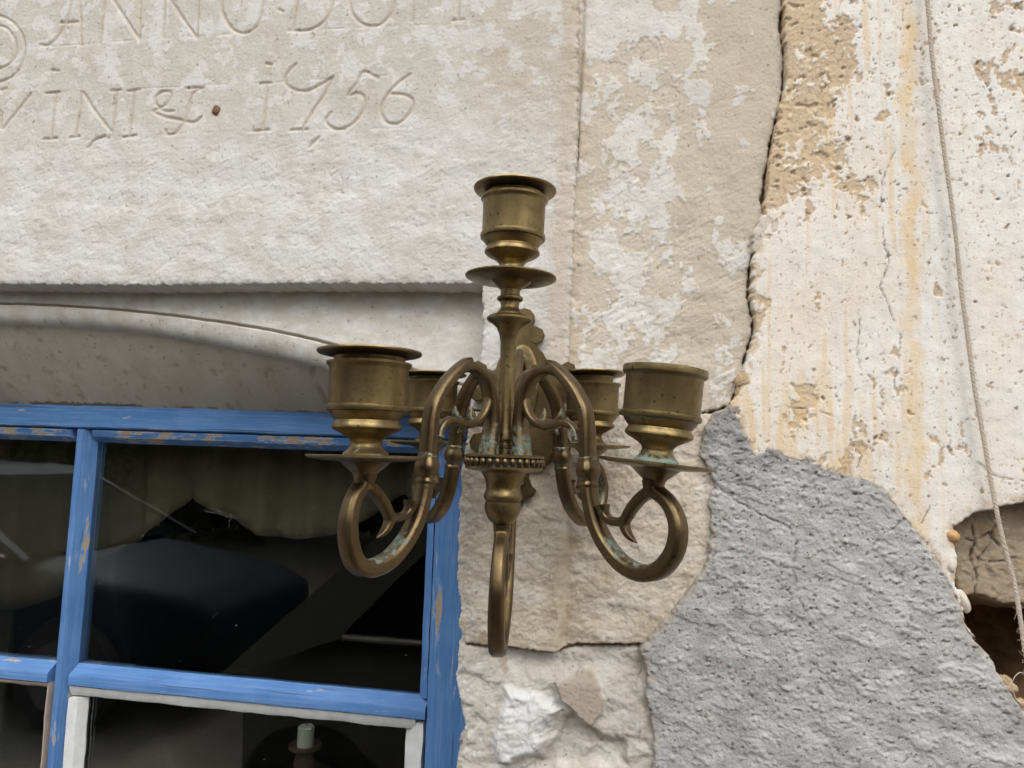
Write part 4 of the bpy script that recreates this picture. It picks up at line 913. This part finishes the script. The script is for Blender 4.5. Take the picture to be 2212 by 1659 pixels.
# bracket from the back plate to the hub: the same scroll, larger, in the plane towards the wall
dx, dy = PLX-0.0, -STEM_Y; BAZ = math.atan2(dy, dx); SD = math.hypot(dx, dy)
zn = zc(1700); zbot = at(1080, 1420, STEM_Y-.01)[2]-hz; ztopb = at(1127, 752, -.05)[2]-hz
nk_r, nk_z = limb[-1]; lo = min(p[1] for p in limb); hi = max(p[1] for p in limb)
def bk(L):
    out = []
    for r, z in L:
        x = (nk_r-r)*SD/(nk_r-bar[0][0])*0.96
        z2 = zn+(z-nk_z)/(nk_z-lo)*(zn-zbot) if z < nk_z else zn+(z-nk_z)/(hi-nk_z)*(ztopb-zn)
        out.append((x, z2))
    return out
B = MB(); put(B, bk(limb), [q*(1.08 if i < 14 else .98) for i, q in enumerate(limb_s)], RA, RB*.94, lambda t, c: .25*(abs(t-.4) < .05))
bo = B.build('bracket', BRASS_D, ROOT); bo.rotation_euler = (0, 0, BAZ)
S = MB(); put(S, bk(bar), [q*1.1 for q in bar_s], RA, RB); S.build('inner_bar', BRASS_D, bo)
S = MB(); put(S, bk(scr), [1.1]*10, .0028, .0034); S.build('scroll', BRASS_D, bo); S = MB(); put(S, bk(br1), [1.1, 1.1, 1.1, 1.1, 1, 1, 1, 1.1, 1.5], .003, .0036); S.build('lower_scroll', BRASS_D, bo); S = MB(); put(S, bk(br2), [1, 1, .9, .65, .2], .0028, .0034); S.build('tendril', BRASS_D, bo)

# back plate: lobed outline, thick, with a raised oval
Z1 = lambda x, y: (604.8+.4688*x, 328.3+.4688*y)
half = [(0, 722), (28, 730), (46, 752), (50, 780), (40, 802), (58, 806), (84, 818), (96, 845), (86, 876), (62, 888), (48, 884), (66, 900), (92, 925), (112, 965), (122, 1005), (140, 1010), (160, 1000), (176, 978), (204, 962), (232, 975), (244, 1005), (230, 1040), (205, 1050), (200, 1085), (232, 1098), (236, 1130), (210, 1150), (176, 1144), (160, 1170), (150, 1215), (152, 1260), (170, 1290), (214, 1300), (232, 1330), (226, 1365), (196, 1385), (150, 1390), (128, 1420), (110, 1450), (70, 1462), (42, 1475), (48, 1510), (62, 1535), (80, 1552), (66, 1580), (42, 1592), (22, 1612), (10, 1640), (0, 1648)]
def plate_pts(sc=1.0):
    Rr = []
    for hx, y in half:
        u, v = Z1(1118-hx-(y-845)*.035, y); p = at(u, v, -0.004); c = at(*Z1(1118-(y-845)*.035, y), -0.004)
        Rr.append((c[0]-p[0], p[2]))
    L = [(-a, b) for a, b in Rr[1:-1]][::-1]
    return Rr+L
pp = plate_pts(); xc = at(*Z1(1124, 845), -0.004)[0]
bm = bmesh.new(); vs = [bm.verts.new((x, -0.0035, z)) for x, z in pp]; f = bm.faces.new(vs)
ex = bmesh.ops.extrude_face_region(bm, geom=[f]); bmesh.ops.translate(bm, verts=[g for g in ex['geom'] if isinstance(g, bmesh.types.BMVert)], vec=(0, .0045, 0))
bmesh.ops.recalc_face_normals(bm, faces=bm.faces)
bmesh.ops.bevel(bm, geom=[e for e in bm.edges if all(abs(v.co.y+.0035) < 1e-5 for v in e.verts)], offset=.0009, segments=2, affect='EDGES')
me = bpy.data.meshes.new('back_plate'); bm.to_mesh(me); bm.free()
PY = 0.0-.0035
bp = link('back_plate', me, BRASS, ROOT, True, 35); bp.location = (xc, -STEM_Y-.0040, -hz)
zo = (at(*Z1(1118, 1080), 0)[2]); 
ov = MB(); n = 40
ring = [(0.0, .0), (.7, -.0016), (1.0, -.0022), (1.2, -.0008), (1.22, .0)]
ax_, az_ = .0125, .030
Vv = []; Ff = []
for k, (s, d) in enumerate(ring):
    for i in range(n): a = 2*math.pi*i/n; Vv.append((ax_*s*math.cos(a) if s else 0, d-.0036, zo+az_*s*math.sin(a) if s else zo))
for k in range(len(ring)-1):
    for i in range(n): Ff.append((k*n+i, (k+1)*n+i, (k+1)*n+(i+1) % n, k*n+(i+1) % n))
ov.add(Vv, Ff, [.35]*len(Vv)); ov.build('raised_oval', BRASS, bp)

# ------------------------------------------------------------------ twine hanging down the plaster
rp = [(1996, -160), (2000, -60), (2003, 0), (2012, 110), (2025, 215), (2042, 345), (2060, 470), (2076, 620), (2090, 725), (2104, 830), (2122, 930), (2138, 1025), (2150, 1090), (2163, 1150), (2178, 1210), (2192, 1265), (2203, 1330), (2212, 1390), (2226, 1460), (2250, 1560)]
RYs = [-.008, -.008, -.0085, -.009, -.0095, -.0095, -.0095, -.0095, -.0095, -.0095, -.0095, -.0095, -.010, -.011, -.0115, -.012, -.013, -.013, -.013, -.013]
pts = catmull([at(u, v, y) for (u, v), y in zip(rp, RYs)], 34)
RP = empty('twine', tuple(at(2003, 0, -.0085))); tag(RP, 'thin twisted hemp twine hanging down the cream plaster across the hole', 'string')
s_len = np.concatenate([[0], np.cumsum(np.linalg.norm(np.diff(pts, axis=0), axis=1))])
for ph in (0, 2*math.pi/3, 4*math.pi/3):
    Q = []
    for p, s in zip(pts, s_len):
        a = ph+s*2*math.pi/.0095+1.1*math.sin(s*90)+.6*math.sin(s*213); Q.append(np.array(p)+np.array((math.cos(a)*.00075, math.sin(a)*.00075, 0))-np.array(RP.location))
    m_ = MB(); m_.add(*tube(Q, .00105*(1+.35*fbm(s_len*160, s_len*0+ph, 5, 3)), 6)); m_.build('strand', ROPE, RP)
fz = MB(); rng = random.Random(3)
for k in range(150):
    i = rng.randrange(0, len(pts)) if k < 70 else rng.randrange(int(len(pts)*.62), len(pts)); p = np.array(pts[i])-np.array(RP.location); L = rng.uniform(.002, .006)*(1.5 if k >= 70 else 1)
    d = np.array((rng.uniform(-1, 1), rng.uniform(-.6, .2), rng.uniform(-1, .6))); d = d/np.linalg.norm(d)*L; b = np.array((rng.uniform(-1, 1), 0, rng.uniform(-1, 1)))*L*.3
    fz.add(*tube([p, p+d*.5+b, p+d], .00012, 4))
o = fz.build('loose_fibre', ROPE, RP); o['kind'] = 'stuff'
# a loop of frayed thread low at the right
th = MB(); c = at(2206, 1485, -.012)-np.array(RP.location)
th.add(*tube([c+np.array((.006*math.cos(a)*(1+.1*math.sin(3*a)), .001*math.sin(2*a), .011*math.sin(a))) for a in np.linspace(0.4, 5.6, 26)], .00035, 5)); th.build('frayed_loop', ROPE, RP)

# cobweb wisps on the big pane
WEB = plain('cobweb_silk', (0.20, 0.195, 0.18), (0.26, 0.25, 0.235), 60, 0.9)
cw = MB(); rng = random.Random(9)
for (u0, v0, n_, sp) in ((478, 1108, 5, 26), (500, 1113, 9, 16), (690, 1094, 5, 16), (745, 1105, 3, 20)):
    for k in range(n_):
        a = at(u0+rng.gauss(0, sp*.25), v0+rng.gauss(0, 3), GY-.003); b = at(u0+rng.gauss(0, sp), v0+rng.gauss(0, 8), GY-.003-rng.random()*.003); m_ = (a+b)/2+np.array((0, 0, -.002*rng.random()))
        cw.add(*tube([a, m_, b], .00006, 3))
tag(cw.build('cobweb', WEB), 'wispy grey cobweb stuck on the large upper window pane', 'cobweb', kind='stuff')

# ------------------------------------------------------------------ the yard behind the camera (seen mirrored in the panes and the brass)
GRAV = plain('gravel_yard', (0.18, 0.16, 0.13), (0.23, 0.21, 0.175), 3, 0.95, bstr=0.8, bdist=.02)
g = MB(); g.add([(-90, -120, 0), (90, -120, 0), (90, .2, 0), (-90, .2, 0)], [(0, 1, 2, 3)]); tag(g.build('ground', GRAV, None, False), kind='structure')
def mirrored(u, v, z):
    """yard point whose reflection in the panes shows at (u, v), at height z"""
    r = ray(u, v); t = (z-CAM[2])/r[2]; p = CAM+r*t; return np.array((p[0], 2*GY-p[1], z))
TYRE = plain('tyre_rubber', (0.02, 0.02, 0.02), (0.03, 0.03, 0.03), 40, .8); CHROME = plain('chrome_trim', (0.75, 0.75, 0.76), (0.8, 0.8, 0.8), 20, .12, 1.0, .02)
RIMM = plain('dull_steel_rim', (0.06, 0.06, 0.06), (0.09, 0.09, 0.09), 20, .6); LAMP = plain('lamp_glass', (0.2, 0.2, 0.2), (0.25, 0.25, 0.25), 20, .25)
CGL = plain('car_glass', (0.01, 0.012, 0.013), (0.012, 0.014, 0.015), 10, .5, 0, .0, spec=.0)
def make_car(name, col, loc, rz, label, hatch=False):
    PAINT = plain(name+'_paint', col, tuple(c*1.1 for c in col), 20, .5, 0, 0.02, spec=.1)
    t = empty(name, loc, rz); tag(t, label, 'car')
    st = [(-2.1, .60, .30, .70), (-2.05, .74, .24, .84), (-1.7, .81, .2, .90), (-.9, .84, .18, .93), (.1, .85, .18, .94), (.75, .84, .18, .93), (1.3, .80, .2, .86), (1.85, .74, .22, .78), (2.05, .66, .26, .70), (2.1, .5, .32, .60)]
    if hatch: st = [(-1.68, .66, .3, .84), (-1.62, .77, .24, .90), (-1.4, .82, .2, .92)]+st[3:]
    sec = 20; V = []; Fc = []
    for x, hw, z0, z1 in st:
        for k in range(sec):
            a = 2*math.pi*k/sec; c, s = math.cos(a), math.sin(a); V.append((x, hw*math.copysign(abs(c)**.35, c), (z0+z1)/2+(z1-z0)/2*math.copysign(abs(s)**.4, s)))
    for i in range(len(st)-1):
        for k in range(sec): Fc.append((i*sec+k, i*sec+(k+1) % sec, (i+1)*sec+(k+1) % sec, (i+1)*sec+k))
    Fc += [tuple(range(sec))[::-1], tuple((len(st)-1)*sec+k for k in range(sec))]
    m_ = MB(); m_.add(V, Fc); m_.build('body', PAINT, t, True, 50)
    def side(x, z, s): return (x, s*(.82-.42*(z-.92)), z)
    gl = MB(); cab = [(-1.45, .925), (-1.0, 1.36), (.15, 1.38), (.95, .925)]
    gl.add([side(x, z, s) for s in (-1, 1) for x, z in cab], [(0, 1, 2, 3), (7, 6, 5, 4), (0, 4, 5, 1), (2, 6, 7, 3)]); gl.build('window_glass', CGL, t, False)
    rf = MB(); rf.add([side(x, z, s) for s in (-1, 1) for x, z in ((-1.08, 1.352), (.2, 1.352), (.1, 1.41), (-.95, 1.41))], [(0, 1, 2, 3), (7, 6, 5, 4), (0, 4, 5, 1), (1, 5, 6, 2), (2, 6, 7, 3), (3, 7, 4, 0)]); rf.build('roof', PAINT, t, False)
    for s in (-1, 1):
        for qd in ([(1.04, .92), (.96, .92), (.12, 1.37), (.2, 1.37)], [(-1.66, .78), (-1.24, .925), (-.86, 1.35), (-1.06, 1.38)] if hatch else [(-1.52, .92), (-1.38, .92), (-.95, 1.36), (-1.04, 1.37)], [(-.32, .92), (-.25, .92), (-.25, 1.37), (-.32, 1.37)]):
            pl = MB(); pl.add([side(x, z, s*1.03) for x, z in qd]+[side(x, z, s*.96) for x, z in qd], [(0, 1, 2, 3), (7, 6, 5, 4), (0, 4, 5, 1), (1, 5, 6, 2), (2, 6, 7, 3), (3, 7, 4, 0)])
            pl.build('pillar', PAINT, t, False)
        ch = MB(); ch.add(*tube([side(-1.22 if hatch else -1.45, .935, s*1.035), side(0, .94, s*1.035), side(.93, .935, s*1.035)], .013, 8)); ch.build('chrome_strip', CHROME, t)
        hl = MB(); hl.ball((2.02, s*.54, .62), (.05, .10, .055), 12, 8); hl.build('headlight', LAMP, t)
        hd = MB(); hd.box(-.15, .02, s*.862-.012, s*.862+.012, .80, .825); hd.build('door_handle', CHROME, t, False)
        for wx_ in (-1.3, 1.32):
            wl = lathe('wheel', [(.05, .1), (.2, .1), (.3, .09), (.315, .06), (.315, -.06), (.3, -.09), (.05, -.09)], TYRE, t, 32); wl.rotation_euler = (math.pi/2, 0, 0); wl.location = (wx_, s*.74, .315)
            rim = lathe('rim', [(.02, .112), (.12, .108), (.19, .112), (.19, .101)], RIMM, wl, 24)
            if s > 0: rim.rotation_euler = (math.pi, 0, 0)
    return t
p = mirrored(735, 1376, .94)
make_car('parked_car', (0.17, 0.17, 0.15), (p[0]+1.22, p[1]-.86, 0), 0, 'dark olive car with chrome strip mirrored in the large upper window pane', True)
p = mirrored(440, 1285, .80)
make_car('parked_car', (0.014, 0.018, 0.026), (p[0]-2.12, p[1]-.8, 0), 0, 'dark blue car mirrored in the left of the upper window panes')
LEAF = plain('hedge_leaves', (0.03, 0.042, 0.012), (0.06, 0.066, 0.022), .8, 1.0, spec=.03)
rng = np.random.default_rng(5); n = 110000
cxs = rng.uniform(-26, 22, n); d_ = rng.normal(0, 1, n); top = 3.6+0.8*np.sin(cxs*.9)+.7*np.sin(cxs*2.3+1)
cz = top*rng.uniform(0, 1, n)**.75; cy = -12+d_*0.8+.6*np.sin(cxs*1.7)
def leaf_mesh(name, c3, sz):
    n = len(c3); q = rng.normal(0, 1, (n, 3)); q /= np.linalg.norm(q, axis=1)[:, None]; r2 = np.cross(q, rng.normal(0, 1, (n, 3))); r2 /= np.linalg.norm(r2, axis=1)[:, None]
    V = np.concatenate([c3-q*sz, c3+r2*sz*.5, c3+q*sz, c3-r2*sz*.5]).reshape(4, n, 3).transpose(1, 0, 2).reshape(-1, 3)
    return mesh_from(name, V, np.arange(4*n).reshape(n, 4))
hd = link('hedge', leaf_mesh('hedge', np.stack([cxs, cy, cz], 1), rng.uniform(.07, .13, n)[:, None]), LEAF, None, False); tag(hd, kind='stuff')
hl_ = MB(); hx = np.linspace(-60, 60, 61); hv = []
for j, (y, z) in enumerate(((-13.6, -.1), (-15, 2.4), (-18, 4.2), (-24, 5.5), (-40, 7))):
    for x in hx: hv.append((x, y+.5*math.sin(x*.7+j), z*(1+.12*math.sin(x*.31+j)) ))
hl_.add(hv, [(j*61+i, j*61+i+1, (j+1)*61+i+1, (j+1)*61+i) for j in range(4) for i in range(60)])
tag(hl_.build('sky_blocking_bank', plain('sky_blocker_dark_green', (0.018, 0.022, 0.010), (0.04, 0.04, 0.018), 1.5, 1.0, spec=.03), None), kind='structure')  # dark bank added behind the hedge to block sky showing through its gaps
BARK = plain('tree_bark', (0.09, 0.07, 0.05), (0.14, 0.11, 0.085), 8, .9, bstr=.8, bdist=.02)
def tree(x, y, h, r, seed, label):
    rg = np.random.default_rng(seed); t = empty('tree', (x, y, 0)); tag(t, label, 'tree', 'trees mirrored behind the yard')
    m_ = MB(); m_.add(*tube([(0, 0, 0), (.05, .03, h*.3), (.0, .08, h*.55), (.06, 0, h*.85)], [.24, .19, .13, .03], 10))
    for k in range(7):
        a = k*2.4; z0 = h*(.3+.07*k); m_.add(*tube([(0, 0, z0), (math.cos(a)*r*.4, math.sin(a)*r*.4, z0+r*.3), (math.cos(a)*r*.8, math.sin(a)*r*.8, z0+r*.5)], [.09, .06, .02], 6))
    tk = m_.build('trunk', BARK, t); tk['kind'] = 'stuff'
    cl = rg.normal(0, 1, (46, 3)); cl = cl/np.linalg.norm(cl, axis=1)[:, None]*rg.uniform(.3, 1, (46, 1))**.6*np.array((r, r, h*.36))+np.array((0, 0, h*.64))
    n = 16000; c3 = cl[rg.integers(0, 46, n)]+rg.normal(0, r*.17, (n, 3))
    cr = link('crown', leaf_mesh('crown', c3, rg.uniform(.08, .15, n)[:, None]), LEAF, t, False); cr['kind'] = 'stuff'
for k, (x, y, h, r) in enumerate(((-10.5, -10, 7.5, 2.3), (4.6, -11.0, 7.0, 2.0))):
    tree(x, y, h, r, 20+k, ['leafy dark tree mirrored behind the dark blue car in the panes', 'smaller leafy tree behind the dark olive car in the yard'][k])
